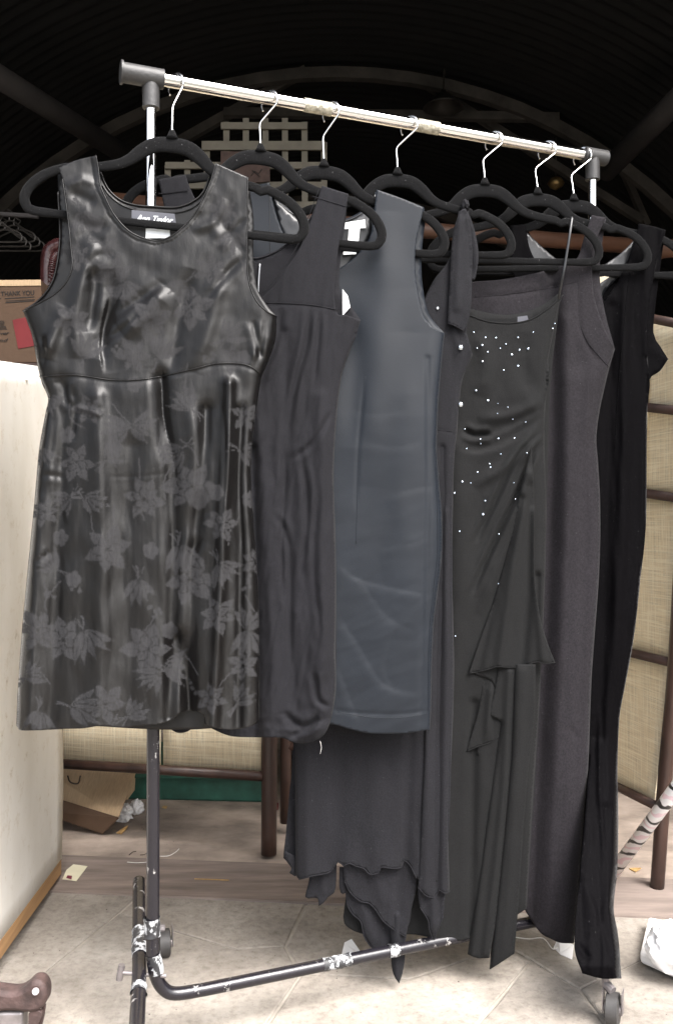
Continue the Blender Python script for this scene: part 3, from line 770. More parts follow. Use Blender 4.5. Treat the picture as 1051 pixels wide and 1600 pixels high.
wire('twig', [G(202, 1336, .003), G(208, 1331, .003), G(213, 1330, .003)], .001, M['dark_twig'], 'tiny dark twig left of the black post at the back edge of the sill', 'twig')
wire('twig', [G(219, 1336, .003), G(226, 1335, .003), G(232, 1332, .003)], .001, M['dark_twig'], 'tiny dark twig touching the black post at the back edge of the sill', 'twig')
flat_thing('paper_tag', [(532, 1498), (538, 1483), (549, 1479), (564, 1489), (563, 1495)], .001, M['paper'], 'small white paper tag on the flagstones behind the lower bar', 'tag', .001, {1: .012, 2: .014})
wire('tag_string', [G(800, 1464, .003), G(826, 1467, .003), G(848, 1466, .012), G(862, 1482, .012), G(870, 1481, .004)], .0011, M['thread'], 'white twisted string on the flagstones leading to the tag under the charcoal dress', 'string')
flat_thing('paper_tag', [(864, 1481), (875, 1492), (893, 1500), (896, 1487), (872, 1477)], .001, M['paper'], 'white paper tag on a string below the charcoal dress hem', 'tag', .001, {3: .012, 4: .014})
flat_thing('red_scrap', [(430, 1265), (434, 1266), (435, 1256), (431, 1254)], .001, M['red_print'], 'tiny red scrap on the floor just right of the left screen post', 'scrap', .002)

# grit swept over the stones
random.seed(31); gm_ = MB()
for i in range(170):
    x = random.uniform(-.62, .75); y = random.uniform(1.45, 2.6); q = random.uniform(.0006, .0019)
    a_ = random.random() * 6; c_ = Vector((x, y, .003 if y > 1.9 else 0.0))
    gm_.add([c_ + Vector((math.cos(a_) * q, math.sin(a_) * q, 0)), c_ + Vector((math.cos(a_ + 2.1) * q, math.sin(a_ + 2.1) * q, 0)), c_ + Vector((math.cos(a_ + 4) * q, math.sin(a_ + 4) * q * 1.4, 0)), c_ + Vector((0, 0, q))], [(0, 1, 3), (1, 2, 3), (2, 0, 3)])
tag(gm_.build('grit', M['dark_twig']), 'fine dark grit scattered over flagstones and sill', 'grit', kind='stuff')
# zebra wrapped tube
o = MB(); o.tube([G(958, 1362, .02), P(1068, 1215, 1.82), P(1110, 1160, 1.78)], 0.0145, 14); o = o.build('wrapped_tube', M['zebra'], None, True); settle(o)
tag(o, 'white, black and pink zebra-striped tube leaning at the right edge', 'tube')

# white enamel slab with bag on it
wh = empty('polystyrene_slab', G(1030, 1530), 'flat white slab lying on the flagstones at the right edge', 'slab')
mb = MB(); q = [G(999, 1505, .006), G(1085, 1545, .006), G(1150, 1480, .006), G(1012, 1448, .006)]
mb.quadbox(q[0], q[1], q[2], q[3], (0, 0, 0.022)); mb.build('slab', M['china'], wh, bev=.006)
o = crumple('plastic_bag', G(1060, 1482, .06), .058, .05, .048, M['plastic_bag'], 14, 4, amp=.16); auto_smooth(o, 30)
tag(o, 'crumpled white plastic bag resting on the white slab at right', 'bag')

# rusty iron foot bottom left
ir = empty('iron_foot', G(30, 1590), 'rusty cast iron foot with a roller, bottom left corner on the flagstones', 'iron foot')
ZI = 1.42
def plate(name, outline, Z, t, mat, parent, bev=.004):
    q = catmull(outline, 5, True); n = len(q)
    v = [P(a_[0], a_[1], Z) for a_ in q] + [P(a_[0], a_[1], Z) + Vector((0, t, 0)) for a_ in q]
    f = [tuple(range(n))[::-1], tuple(range(n, 2 * n))] + [(i, (i + 1) % n, n + (i + 1) % n, n + i) for i in range(n)]
    o_ = mesh_obj(name, v, f, mat, parent, bev=bev); return auto_smooth(o_, 40)
plate('curved_arm', [(-80, 1545), (-20, 1548), (18, 1552), (36, 1546), (50, 1534), (64, 1536), (72, 1550), (70, 1570), (58, 1582), (40, 1584), (10, 1582), (-80, 1588)], ZI, .035, M['rust'], ir, .007)
mb = MB(); mb.tube([P(56, 1549, ZI - .004), P(56, 1549, ZI + .002)], .0055, 14); mb.build('rivet', M['grey_metal'], ir)
plate('prong', [(46, 1582), (62, 1580), (66, 1588), (54, 1612), (46, 1632), (38, 1630), (44, 1604)], ZI + .004, .008, M['rust'], ir, .001)
plate('prong', [(66, 1572), (71, 1570), (68, 1592), (58, 1630), (52, 1630), (60, 1596)], ZI + .022, .006, M['rust'], ir, .001)
plate('base_block', [(-80, 1584, 1), (36, 1582, 1), (34, 1634, 1), (-80, 1636, 1)], ZI + .006, .03, M['grey_metal'], ir, .004)

# ------------------------------------------------------------------ clothes rack
R1 = P(222, 118.5, 1.425); R2 = P(925, 244, 1.734)
rd_ = (R2 - R1).normalized()
rack = empty('clothes_rack', (R1.x + .08, 1.5, 0), 'chrome-topped black garment rack on casters carrying seven hangers of black dresses', 'clothes rack')
def tube_part(name, pts, r_, mat, n=20, smooth=True, parent=None, flat=1.0):
    m_ = MB(); m_.tube(pts, r_, n, flat=flat); o_ = m_.build(name, mat, parent or rack); auto_smooth(o_, 50); return o_
RR = 0.0108
tube_part('top_rail', [R1 + rd_ * 0.02, R2 - rd_ * 0.01], RR, M['chrome'], 32)
for t0, t1 in ((0.315, 0.372), (0.562, 0.612)):
    A_, B_ = R1.lerp(R2, t0), R1.lerp(R2, t1); tube_part('tape_band', [A_.lerp(B_, i / 8) for i in range(9)], [RR + .0003 + .0002 * ((i * 7) % 3) for i in range(9)], M['worn_tape'], 20)
tf = tube_part('corner_fitting', [R1 - rd_ * 0.030, R1 + rd_ * 0.034], 0.0155, M['black_plastic'], 24)
tube_part('end_flange', [R1 - rd_ * 0.0335, R1 - rd_ * 0.0300], 0.0185, M['black_plastic'], 20, parent=tf).location = Vector((0, 0, 0))
PL = P(236, 200, 1.433); plx, ply = PL.x, PL.y
tube_part('corner_fitting', [(plx, ply, R1.z - .004), (plx, ply, R1.z - .048)], [0.0140, 0.0135], M['black_plastic'], 24)
tube_part('upright', [(plx, ply, R1.z - .03), (plx, ply, 0.62)], 0.0085, M['chrome'], 24)
# lower left post bends into the lower bar
lb = [P(239.5, 1100, 1.430), P(239.5, 1300, 1.428), P(239, 1440, 1.426), P(239, 1490, 1.425), P(243, 1522, 1.427), P(254, 1543, 1.431), P(274, 1552.5, 1.437)]
ra = P(320, 1546, 1.452); rb = P(925, 1421, 1.734)
pts = [lb[0], lb[1], lb[2]] + catmull3(lb[2:] + [ra], 5)[1:] + [ra.lerp(rb, t) for t in (0.2, .4, .6, .8, 1.0)]
tube_part('lower_bar', pts, 0.0103, M['black_paint'], 20)
tube_part('upright', [(R2.x, R2.y, R2.z - .03), (R2.x, R2.y, 0.62)], 0.0085, M['chrome'], 24)
tube_part('upright', [(R2.x, R2.y, 0.70), (R2.x, R2.y, 0.085)], 0.0103, M['black_paint'], 20)
tube_part('corner_fitting', [R2 - rd_ * 0.022, R2 + rd_ * 0.030], 0.0150, M['black_plastic'], 24)
tube_part('corner_fitting', [(R2.x, R2.y, R2.z - .006), (R2.x, R2.y, R2.z - .046)], 0.0135, M['black_plastic'], 24)
# feet
fa, fb = Vector((-0.256, 1.14, 0.105)), Vector((-0.382, 1.735, 0.135))
fpts = [fa, Vector((-0.285, 1.281, .112)), Vector((-0.313, 1.425, .118)), Vector((-0.352, 1.6, .127)), fb]
tube_part('foot', fpts, 0.0115, M['black_paint'], 20)
ga, gb = Vector((0.450, 1.498, 0.092)), Vector((0.515, 1.985, 0.090))
tube_part('foot', [ga, Vector((0.470, 1.6, .092)), gb], 0.0105, M['black_paint'], 20)
for p in (fa, fb, ga, gb): pass
v, f = lathe([(0.0001, .0), (.008, -.002), (.0112, -.008)], Vector((0, 0, 0)))
def caster(c, foot, ax):
    """c wheel centre"""
    h = Vector((math.cos(ax), math.sin(ax), 0)); r_ = 0.0255
    m_ = MB(); m_.tube([c - h * .011, c - h * .009, c + h * .009, c + h * .011], [r_ * .86, r_, r_, r_ * .86], 28); o_ = m_.build('caster', M['rubber'], rack); auto_smooth(o_, 50)
    m_ = MB(); m_.tube([c - h * .0135, c + h * .0135], .010, 16); m_.build('hub', M['grey_metal'], o_)
    m_ = MB(); k = h.cross(Vector((0, 0, 1))); top = Vector((foot.x, foot.y, foot.z - .008))
    m_.tube([top, Vector((top.x, top.y, c.z + .030))], .006, 10); m_.tube([Vector((top.x, top.y, c.z + .034)), c + Vector((0, 0, .028))], .008, 10); m_.build('stem', M['grey_metal'], o_)
    m_ = MB()
    for s_ in (-1, 1):
        q = c + h * .0145 * s_; m_.quadbox(q - k * .008 + Vector((0, 0, -.006)), q + k * .008 + Vector((0, 0, -.006)), q + k * .012 + Vector((0, 0, .031)), q - k * .012 + Vector((0, 0, .031)), h * .0018 * s_)
    m_.build('fork', M['grey_metal'], o_)
caster(Vector((P(257, 1470, 1.715).x, 1.715, .0255)), Vector((-0.375, 1.70, .13)), R(15))
caster(Vector((-0.235, 1.16, .0255)), Vector((-0.262, 1.16, .106)), R(15))
caster(Vector((0.458, 1.487, .0265)), Vector((0.4495, 1.500, .095)), R(-25))
caster(Vector((0.535, 1.965, .0255)), Vector((0.513, 1.965, .09)), R(10))
# clamp bolt and tape lumps
tube_part('clamp_bolt', [Vector((-0.348, 1.425, .118)), Vector((-0.27, 1.425, .112))], .0035, M['grey_metal'], 10)
tube_part('wing_nut', [Vector((-0.345, 1.425, .106)), Vector((-0.341, 1.425, .130))], .0055, M['grey_metal'], 8)
def lump_band(a, b_, r_, mat, seed, k=9):
    rs = np.random.RandomState(seed); m_ = MB(); m_.tube([a.lerp(b_, i / k) for i in range(k + 1)], r_, 22, cap=False)
    for v_ in m_.v:
        pass
    v2 = []
    ax = (b_ - a).normalized()
    for v_ in m_.v:
        pr = a + ax * (v_ - a).dot(ax); rr_ = v_ - pr
        kk = 1 + 0.22 * float(noise2(np.array([v_.x * 150 + seed]), np.array([v_.z * 150 + v_.y * 90]))[0])
        v2.append(pr + rr_ * kk)
    m_.v = v2; o_ = m_.build('tape_wrap', mat, rack, True); return o_
lump_band(P(237.5, 1434, 1.426), P(238, 1462, 1.426), .0128, M['tape'], 3)
lump_band(P(240, 1490, 1.425), P(245, 1520, 1.4265), .0113, M['tape'], 8)
lump_band(Vector((-.3125, 1.425, .1178)).lerp(Vector((-.352, 1.6, .127)), .25), Vector((-.3125, 1.425, .1178)).lerp(Vector((-.352, 1.6, .127)), .72), .0126, M['tape'], 5)
lump_band(Vector((-.3125, 1.425, .1178)).lerp(Vector((-.285, 1.281, .112)), .28), Vector((-.3125, 1.425, .1178)).lerp(Vector((-.285, 1.281, .112)), .42), .0124, M['tape'], 7)
lump_band(ra.lerp(rb, .268), ra.lerp(rb, .335), .0108, M['tape'], 9)
lump_band(ra.lerp(rb, .43), ra.lerp(rb, .455), .0112, M['tape'], 12)

# ------------------------------------------------------------------ hangers
LOOP = [(0, -22, 12), (26, -25, 12), (46, -37, 11), (62, -51, 9), (80, -61, 8), (110, -69, 7.5), (138, -74, 7.5), (146, -79, 6.5), (156, -75, 7.5), (176, -82, 7.5), (196, -93, 8), (212, -109, 8), (220, -127, 8), (216, -141, 7.5), (203, -148, 7), (150, -149, 6.2), (70, -149, 6.2), (0, -149, 6.2)]
def hanger(neck_px, Zbody, hook_px, tilt, yaw, label, sx=1.0):
    N0 = P(neck_px[0], neck_px[1], Zbody)
    root = empty('velvet_hanger', N0, label, 'hanger', 'black flocked hangers hooked on the rail')
    full = LOOP + [(-x, z, w) for (x, z, w) in LOOP[::-1][1:-1]]
    pts = catmull([(x * sx, z) for x, z, w in full], 6, True)
    # widths by nearest control point
    ctl = np.array([(x * sx, z) for x, z, w in full]); wd = np.array([w for x, z, w in full], float)
    rs = []
    for p in pts:
        d = np.linalg.norm(ctl - p, axis=1); i = np.argsort(d)[:2]; k = 1 / (d[i] + 1e-3); rs.append(float((wd[i] * k).sum() / k.sum()))
    for _ in range(2): rs = [(rs[i - 1] + 2 * rs[i] + rs[(i + 1) % len(rs)]) / 4 for i in range(len(rs))]
    c, s_ = math.cos(tilt), math.sin(tilt); cy, sy = math.cos(yaw), math.sin(yaw)
    wp = []
    for x, z in pts:
        X = x * c + z * s_; Zz = -x * s_ + z * c
        wp.append(N0 + Vector((X * cy, X * sy, Zz)) / 1000)
    # sweep a flattened cross-section in the hanger's own plane
    nrm = Vector((-sy, cy, 0)); m_ = MB(); n = len(wp); K = 10; v = []; f = []
    for i in range(n):
        t = (wp[(i + 1) % n] - wp[i - 1]).normalized(); u = t.cross(nrm).normalized(); r_ = rs[i] * 1.02 / 1000
        for k in range(K):
            a_ = 2 * math.pi * k / K
            ca, sa = math.cos(a_), math.sin(a_)
            v.append(wp[i] + u * (abs(ca) ** .7 * math.copysign(1, ca)) * r_ + nrm * (abs(sa) ** .7 * math.copysign(1, sa)) * 0.0030)
    for i in range(n):
        for k in range(K):
            f.append((i * K + k, i * K + (k + 1) % K, ((i + 1) % n) * K + (k + 1) % K, ((i + 1) % n) * K + k))
    body = mesh_obj('body', v, f, M['flock'], root, True)
    top = wp[0] + Vector((0, 0, 0.010))
    m_ = MB(); m_.tube([top, top + Vector((0, 0, .006)), top + Vector((0, 0, .012)), top + Vector((0, 0, .014))], [.0105, .0070, .0045, .003], 12, flat=.6); m_.build('neck', M['flock'], root, True)
    # hook
    u = (hook_px - CX) / F
    t = (u * R1.y - R1.x) / ((R2.x - R1.x) - (R2.y - R1.y) * u); rc = R1.lerp(R2, t)
    Rr = 0.0185; C_ = rc + Vector((0, 0, RR + .0016 - Rr)); d = Vector((0.74, -0.67, 0))
    path = [C_ + d * Rr * math.cos(R(a_)) + Vector((0, 0, 1)) * Rr * math.sin(R(a_)) for a_ in range(215, -26, -12)]
    base = top + Vector((0, 0, .008))
    kink = base.lerp(C_, 0.52); kink = Vector((base.x - .0015, base.y + (C_.y - base.y) * .35, kink.z))
    path += [path[-1].lerp(kink, .35), path[-1].lerp(kink, .75), kink.lerp(base, .06), kink.lerp(base, .5), base]
    m_ = MB(); m_.tube(catmull3(path, 3), 0.00165, 8); m_.build('hook', M['hook_steel'], root, True)
    return root
HG = [((271, 205), 1.403, 275, R(5.5), 'flocked black hanger nearest the left end of the rail, holding the patterned satin dress', 0.05, .99),
      ((409, 226), 1.490, 421, R(5.5), 'flocked black hanger second from the left, holding the matte crinkled dress', 0.05, .97),
      ((507, 250), 1.532, 517, R(3.0), 'flocked black hanger third from the left, holding the slate grey dress', 0.05, .97),
      ((621, 263), 1.583, 639, R(0.8), 'flocked black hanger fourth from the left, with a knotted tie on its arm', 0.05, .93),
      ((757, 279), 1.628, 771, R(0.3), 'flocked black hanger fifth from the left, holding the rhinestone dress by its thin strap', 0.05, .96),
      ((839, 294), 1.658, 854, R(-1.5), 'flocked black hanger sixth from the left, holding the plain charcoal dress', 0.05, .93),
      ((896, 304), 1.688, 909, R(0.3), 'flocked black hanger nearest the right end of the rail, holding the velvet dress', 0.05, .97)]
for nk, zb, hp, tl, lab, yw, sx in HG: hanger(nk, zb, hp, tl, yw, lab, sx)

# ------------------------------------------------------------------ garments
class Garment:
    def __init__(s, name, label, Z0, cx, slope=0.05, top_py=300):
        s.Z0 = Z0; s.cx = cx; s.k = slope
        s.X0 = (cx - CX) / F * Z0
        s.root = empty(name, P(cx, top_py, Z0), label, 'dress'); s.rk = 1.0
    def plane(s, px):
        u = (px - CX) / F
        return (s.Z0 - s.k * s.X0) / (1 - s.k * u)
    def panel(s, name, outline, off, mat, step=4.0, sides=(), rw=20.0, folds=(), extra=None, attr=None, thick=0.0007, label=None, parent=None, rfloor=0.0, loff=0.0):
        oc = catmull(outline, step * 1.15, True)
        lo = oc.min(0); hi = oc.max(0)
        gx = np.arange(lo[0], hi[0], step); gy = np.arange(lo[1], hi[1], step * 0.87)
        XX, YY = np.meshgrid(gx, gy); XX[1::2] += step / 2
        x = XX.ravel(); y = YY.ravel()
        ins = np.zeros(x.shape, bool)
        n = len(oc)
        for i in range(n):
            x1, y1 = oc[i]; x2, y2 = oc[(i + 1) % n]
            if y1 == y2: continue
            m = ((y1 > y) != (y2 > y)) & (x < (x2 - x1) * (y - y1) / (y2 - y1) + x1)
            ins ^= m
        x = x[ins]; y = y[ins]
        d, _, _ = seg_dist(x, y, np.vstack([oc, oc[:1]])) if n < 500 else seg_dist(x, y, np.vstack([oc[::2], oc[:1]]))
        keep = d > step * 0.55; x = x[keep]; y = y[keep]
        pts = [Vector((float(a), float(b_))) for a, b_ in oc] + [Vector((float(a), float(b_))) for a, b_ in zip(x, y)]
        r_ = delaunay_2d_cdt(pts, [], [list(range(n))], 1, 1e-5)
        vx = np.array([p.x for p in r_[0]]); vy = np.array([p.y for p in r_[0]]); faces = r_[2]
        def depth(X, Y):
            o_ = off(X, Y) if callable(off) else np.full(X.shape, float(off))
            if sides:
                dd = np.full(X.shape, 1e9)
                for sp in sides: dd = np.minimum(dd, seg_dist(X, Y, sp)[0])
                q = np.clip(dd / rw, 0, 1); rn = rfloor + (1 - rfloor) * np.sqrt(np.clip(1 - (1 - q) ** 2, 0, 1))
            else: rn = 1.0; q = 1.0
            z = o_ * rn
            rel = relief(X, Y, folds) * s.rk if folds else 0
            if extra is not None: rel = rel + extra(X, Y)
            return z + loff + rel * np.clip(np.asarray(q) * 1.0 + 0.25, 0, 1) / 1000
        def surf(X, Y, lift=0.0):
            X = np.asarray(X, float); Y = np.asarray(Y, float)
            Z = s.plane(X) - depth(X, Y) - lift
            return np.stack([(X - CX) / F * Z, Z, HC + (CY - Y) / F * Z], -1)
        co_ = surf(vx, vy)
        pa = parent or s.root
        off_ = np.array(parent_world(pa))
        me = bpy.data.meshes.new(name)
        me.from_pydata((co_ - off_).tolist(), [], faces)
        # orient towards the viewer's side
        me.update()
        ny_ = sum(p.normal.y * p.area for p in me.polygons)
        if ny_ > 0: me.flip_normals()
        me.polygons.foreach_set('use_smooth', [True] * len(me.polygons))
        me.materials.append(mat)
        if attr is not None:
            at = me.attributes.new('motif', 'FLOAT', 'POINT'); at.data.foreach_set('value', attr(vx, vy).astype(np.float32))
        o_ = bpy.data.objects.new(name, me); link(o_, pa)
        if label: o_['label'] = label
        if thick:
            sm_ = o_.modifiers.new('cloth_thickness', 'SOLIDIFY'); sm_.thickness = thick; sm_.offset = -1
        o_surf[o_.name] = surf
        s.surf = surf
        return o_, surf
    def line(s, name, surf, pts, r_, mat, lift=0.0006, step=5, parent=None, flat=1.0):
        q = catmull(pts, step); w = surf(q[:, 0], q[:, 1], lift)
        m_ = MB(); m_.tube([Vector(a_) for a_ in w], r_, 6, flat=flat); return m_.build(name, mat, parent or s.root, True)
o_surf = {}

# ---- 1  jacquard satin dress
def motif(X, Y):
    m = np.zeros(X.shape)
    rs = np.random.RandomState(12)
    def put(mask_idx, val): m[mask_idx] = np.maximum(m[mask_idx], val)
    def local(cx, cy, r_):
        return np.where((np.abs(X - cx) < r_) & (np.abs(Y - cy) < r_))[0]
    def leaf(cx, cy, ang, L, Wd):
        i = local(cx, cy, L * 1.05); dx = X[i] - cx; dy = Y[i] - cy
        u = (dx * math.cos(ang) + dy * math.sin(ang)) / L; v_ = -dx * math.sin(ang) + dy * math.cos(ang)
        v_ = v_ + 0.12 * L * u * u
        w = Wd * np.sin(np.pi * np.clip(u, 0, 1) ** .75)
        k = (u > 0) & (u < 1) & (np.abs(v_) < w)
        val = np.where(np.abs(v_) < .6, .55, np.where(np.abs(v_) > w - 1.5, .12, .97 - .22 * (np.abs(v_) / (w + .1))))
        m[i[k]] = val[k]
    def stem(p0, p1, bend, r_=1.0):
        mid = ((p0[0] + p1[0]) / 2 + bend, (p0[1] + p1[1]) / 2 - bend * .4)
        q = catmull([p0, mid, p1], 6); i = local(mid[0], mid[1], abs(p1[0] - p0[0]) + abs(p1[1] - p0[1]) + 20)
        if len(i) == 0: return
        d, _, _ = seg_dist(X[i], Y[i], q); k = d < r_; m[i[k]] = np.maximum(m[i[k]], .9)
    def peony(cx, cy, r_):
        # overlapping pointed petals in three rings, then a ragged heart
        n_ = 6; ph = rs.rand() * 6
        for ring, (rad, L, W_) in enumerate(((.22, .86, .30), (.06, .60, .24))):
            for j in range(n_):
                a_ = ph + ring * .35 + j * 2 * math.pi / n_ + rs.uniform(-.18, .18)
                sc = rs.uniform(.8, 1.12)
                leaf(cx + r_ * rad * math.cos(a_), cy + r_ * rad * math.sin(a_), a_, r_ * L * sc, r_ * W_ * sc)
    def berries(cx, cy):
        for _ in range(6):
            a_ = rs.rand() * 6.28; q_ = rs.rand() * 13; bx_, by_ = cx + q_ * math.cos(a_), cy + q_ * math.sin(a_)
            i = local(bx_, by_, 5); k = np.hypot(X[i] - bx_, Y[i] - by_) < 3.0; m[i[k]] = .9
    def bud(cx, cy):
        for a_ in (0, 1.3, 2.4, 3.6, 5.0):
            bx_, by_ = cx + 7 * math.cos(a_), cy + 7 * math.sin(a_); i = local(bx_, by_, 8)
            k = np.hypot(X[i] - bx_, (Y[i] - by_) * .8) < 5.5; m[i[k]] = .88
    def lily(cx, cy, ang, L=38, n_=5, spread=1.5):
        for j in range(n_):
            a_ = ang + (j / (n_ - 1) - .5) * spread + rs.uniform(-.08, .08); leaf(cx, cy, a_, L * rs.uniform(.85, 1.15), L * .17)
        for j in range(4):
            a_ = ang + math.pi + rs.uniform(-.5, .5); stem((cx, cy), (cx + 22 * math.cos(a_), cy + 22 * math.sin(a_)), 2, .8)
    for j in range(26):
        cx = rs.uniform(40, 400); cy = rs.uniform(300, 1120); stem((cx, cy), (cx + rs.uniform(-45, 45), cy + rs.uniform(30, 70)), rs.uniform(-14, 14), 1.0)
    for a_ in ((180, 430, 34), (300, 480, 34), (350, 330, 26), (122, 400, 24), (210, 555, 30), (360, 560, 26), (120, 722, 31), (168, 858, 38), (300, 760, 44), (60, 985, 34), (100, 1000, 36), (232, 1015, 40), (340, 960, 30), (345, 820, 28), (225, 780, 36), (298, 905, 40), (110, 500, 30), (236, 500, 34), (385, 650, 24), (255, 300, 20), (330, 1090, 26), (165, 1100, 32), (70, 800, 26), (400, 880, 22), (330, 420, 26), (140, 640, 26), (380, 1040, 24)): peony(*a_)
    for a_ in ((200, 668, 3.0, 46), (205, 668, .1, 42), (130, 560, -1.2, 42), (245, 560, -1.0, 46), (278, 852, 1.3, 50), (130, 985, 1.2, 52), (255, 1040, .2, 44), (250, 1050, 2.6, 40), (385, 985, 1.5, 46), (386, 985, -1.3, 40), (215, 905, 1.6, 44), (110, 775, 2.6, 36), (130, 778, .4, 36), (375, 705, .3, 38), (110, 1105, .2, 50), (60, 1110, 1.6, 40), (200, 1120, -.6, 40), (370, 1100, -.8, 36), (190, 440, 1.2, 42), (360, 360, 1.6, 40), (125, 330, 1.2, 40), (90, 890, -2.4, 36), (340, 880, 1.0, 42), (160, 380, .5, 30), (290, 440, 2.2, 34), (60, 700, 1.2, 34), (350, 530, -.7, 40), (300, 640, -2.2, 44), (40, 1060, -.5, 36), (285, 700, 2.5, 44), (165, 720, -.6, 34), (70, 620, .9, 36)): lily(*a_)
    for a_ in ((105, 680), (236, 860), (290, 875), (338, 770), (180, 700), (115, 905), (265, 985), (315, 780), (150, 350), (380, 560), (95, 840), (210, 600), (390, 780)): bud(*a_)
    for a_ in ((120, 915), (245, 955), (385, 910), (180, 545), (75, 930), (300, 1075), (350, 900), (160, 790), (330, 560)): berries(*a_)
    # yarn raggedness on the edges
    return np.clip(m, 0, 1)
g1 = Garment('satin_dress', 'sleeveless black satin dress patterned with matte flowers, leftmost and nearest on the rack', 1.403, 235, 0.05, 262)
g1.rk = 1.1
o1 = [(91, 262, 1), (120, 250), (150, 243, 1), (154, 262), (157, 288), (165, 308), (177, 332), (195, 354), (214, 367), (242, 375), (266, 369), (290, 350), (308, 327), (320, 303), (330, 280), (337, 255, 1), (362, 266), (387, 277, 1),
      (386, 330), (386, 400), (389, 440), (400, 469), (416, 486), (432, 495, 1), (430, 530), (420, 562), (408, 592), (402, 630), (395, 680), (392, 740), (395, 800), (400, 870), (404, 950), (405, 1040), (403, 1100), (405, 1128, 1),
      (388, 1136), (360, 1140), (335, 1137), (320, 1131, 1), (319, 1120), (312, 1113), (296, 1111), (281, 1114), (270, 1124, 1), (247, 1132), (220, 1134), (190, 1137), (160, 1134), (130, 1138), (100, 1139), (62, 1141), (33, 1141), (26, 1134, 1),
      (29, 1070), (36, 975), (45, 880), (54, 790), (62, 700), (73, 640), (76, 622), (66, 598), (60, 575), (52, 530), (44, 505), (37, 486, 1), (62, 473), (86, 459), (104, 440), (113, 415), (111, 385), (107, 345), (102, 307), (98, 280)]
left1 = [(37, 486), (52, 530), (60, 575), (66, 598), (76, 622), (73, 640), (62, 700), (54, 790), (45, 880), (36, 975), (29, 1070), (26, 1150)]
right1 = [(432, 495), (430, 530), (420, 562), (408, 592), (402, 630), (395, 680), (392, 740), (395, 800), (400, 870), (404, 950), (405, 1040), (405, 1150)]
f1 = [
    ('g', [(95, 600), (98, 700), (90, 900), (80, 1140)], 13, -8, 0, 1), ('g', [(112, 600), (118, 640), (112, 690)], 5, -4),
    ('g', [(152, 620), (156, 720), (158, 800), (158, 1000), (150, 1140)], 15, 9, 0, 1),
    ('g', [(205, 700), (200, 900), (205, 1140)], 18, -5, 0, 1),
    ('g', [(250, 590), (256, 680), (268, 740), (272, 900), (266, 1120)], 12, -11, 0, 1),
    ('s', [(252, 575), (255, 650), (268, 705), (276, 760)], 4, 5, 30),
    ('g', [(290, 620), (310, 700), (320, 800)], 16, 5),
    ('g', [(322, 640), (315, 760), (300, 900), (296, 1110)], 11, -9, 0, 1),
    ('g', [(358, 600), (356, 700), (349, 800), (345, 900), (340, 1000), (332, 1140)], 10, 13, 0, 1),
    ('c', [(352, 640), (351, 740), (345, 830)], 3.2, 1.98),
    ('g', [(378, 640), (374, 760), (376, 900), (372, 1140)], 8, -8, 0, 1),
    ('g', [(280, 1000), (294, 1080), (296, 1120)], 14, -15, 0, 1),
    # bust
    ('g', [(150, 560), (160, 520), (175, 470), (172, 420)], 13, -9), ('s', [(162, 585), (156, 545), (160, 500), (170, 462)], 4, -6, 30), ('g', [(190, 520), (230, 490), (262, 450)], 18, 9), ('c', [(165, 532), (195, 512), (222, 480)], 5.4, 2.48), ('c', [(182, 492), (215, 470), (258, 440)], 6.8, 2.48),
    ('g', [(120, 560), (118, 500), (128, 440), (150, 380)], 11, 6), ('g', [(70, 560), (85, 520), (105, 480)], 12, 8), ('g', [(135, 420), (150, 440), (140, 520)], 9, -6),
    ('g', [(268, 590), (276, 520), (300, 420)], 12, -7), ('g', [(300, 580), (330, 500), (345, 420)], 14, 6), ('c', [(322, 470), (352, 430), (384, 400)], 5.4, 2.48), ('c', [(335, 380), (362, 362), (385, 340)], 5.4, 1.86), ('c', [(300, 360), (335, 345), (352, 310)], 6.8, -2.48), ('c', [(330, 330), (352, 356), (384, 400)], 6.8, 1.86),
    ('c', [(108, 300), (130, 310), (150, 320)], 8.1, 2.48), ('c', [(112, 340), (135, 352), (172, 358)], 8.1, 2.48), ('c', [(118, 372), (140, 366), (165, 385)], 8.1, 2.48), ('c', [(135, 420), (150, 400), (180, 400)], 6.8, 1.86), ('g', [(104, 292), (128, 280), (152, 290)], 7, 3),
    ('c', [(62, 520), (70, 550), (64, 580)], 4.1, 1.86), ('c', [(395, 500), (402, 530), (408, 560)], 4.7, 2.48), ('c', [(412, 500), (410, 540), (396, 580)], 4.1, 1.86), ('c', [(400, 545), (412, 560), (418, 560)], 4.1, 1.24),
    ('g', [(63, 590), (118, 589), (180, 597), (235, 594), (300, 580), (340, 571), (385, 573), (410, 588)], 3.5, -0.9, 0, 1),
    ('c', [(100, 596), (104, 625), (112, 640)], 4.7, 2.48), ('c', [(84, 640), (82, 680), (78, 720)], 5.4, 1.86), ('c', [(115, 636), (135, 640), (160, 650)], 4.1, -1.86),
    ('c', [(60, 745), (75, 742), (100, 746)], 4.1, 1.24), ('c', [(52, 880), (70, 870), (80, 860)], 4.1, 1.24), ('c', [(165, 745), (220, 744), (272, 738)], 2.7, 0.22), ('c', [(290, 900), (300, 860), (318, 840)], 6.8, 1.86),
    ('g', [(60, 780), (50, 950), (46, 1130)], 9, 5, 0, 1),
]
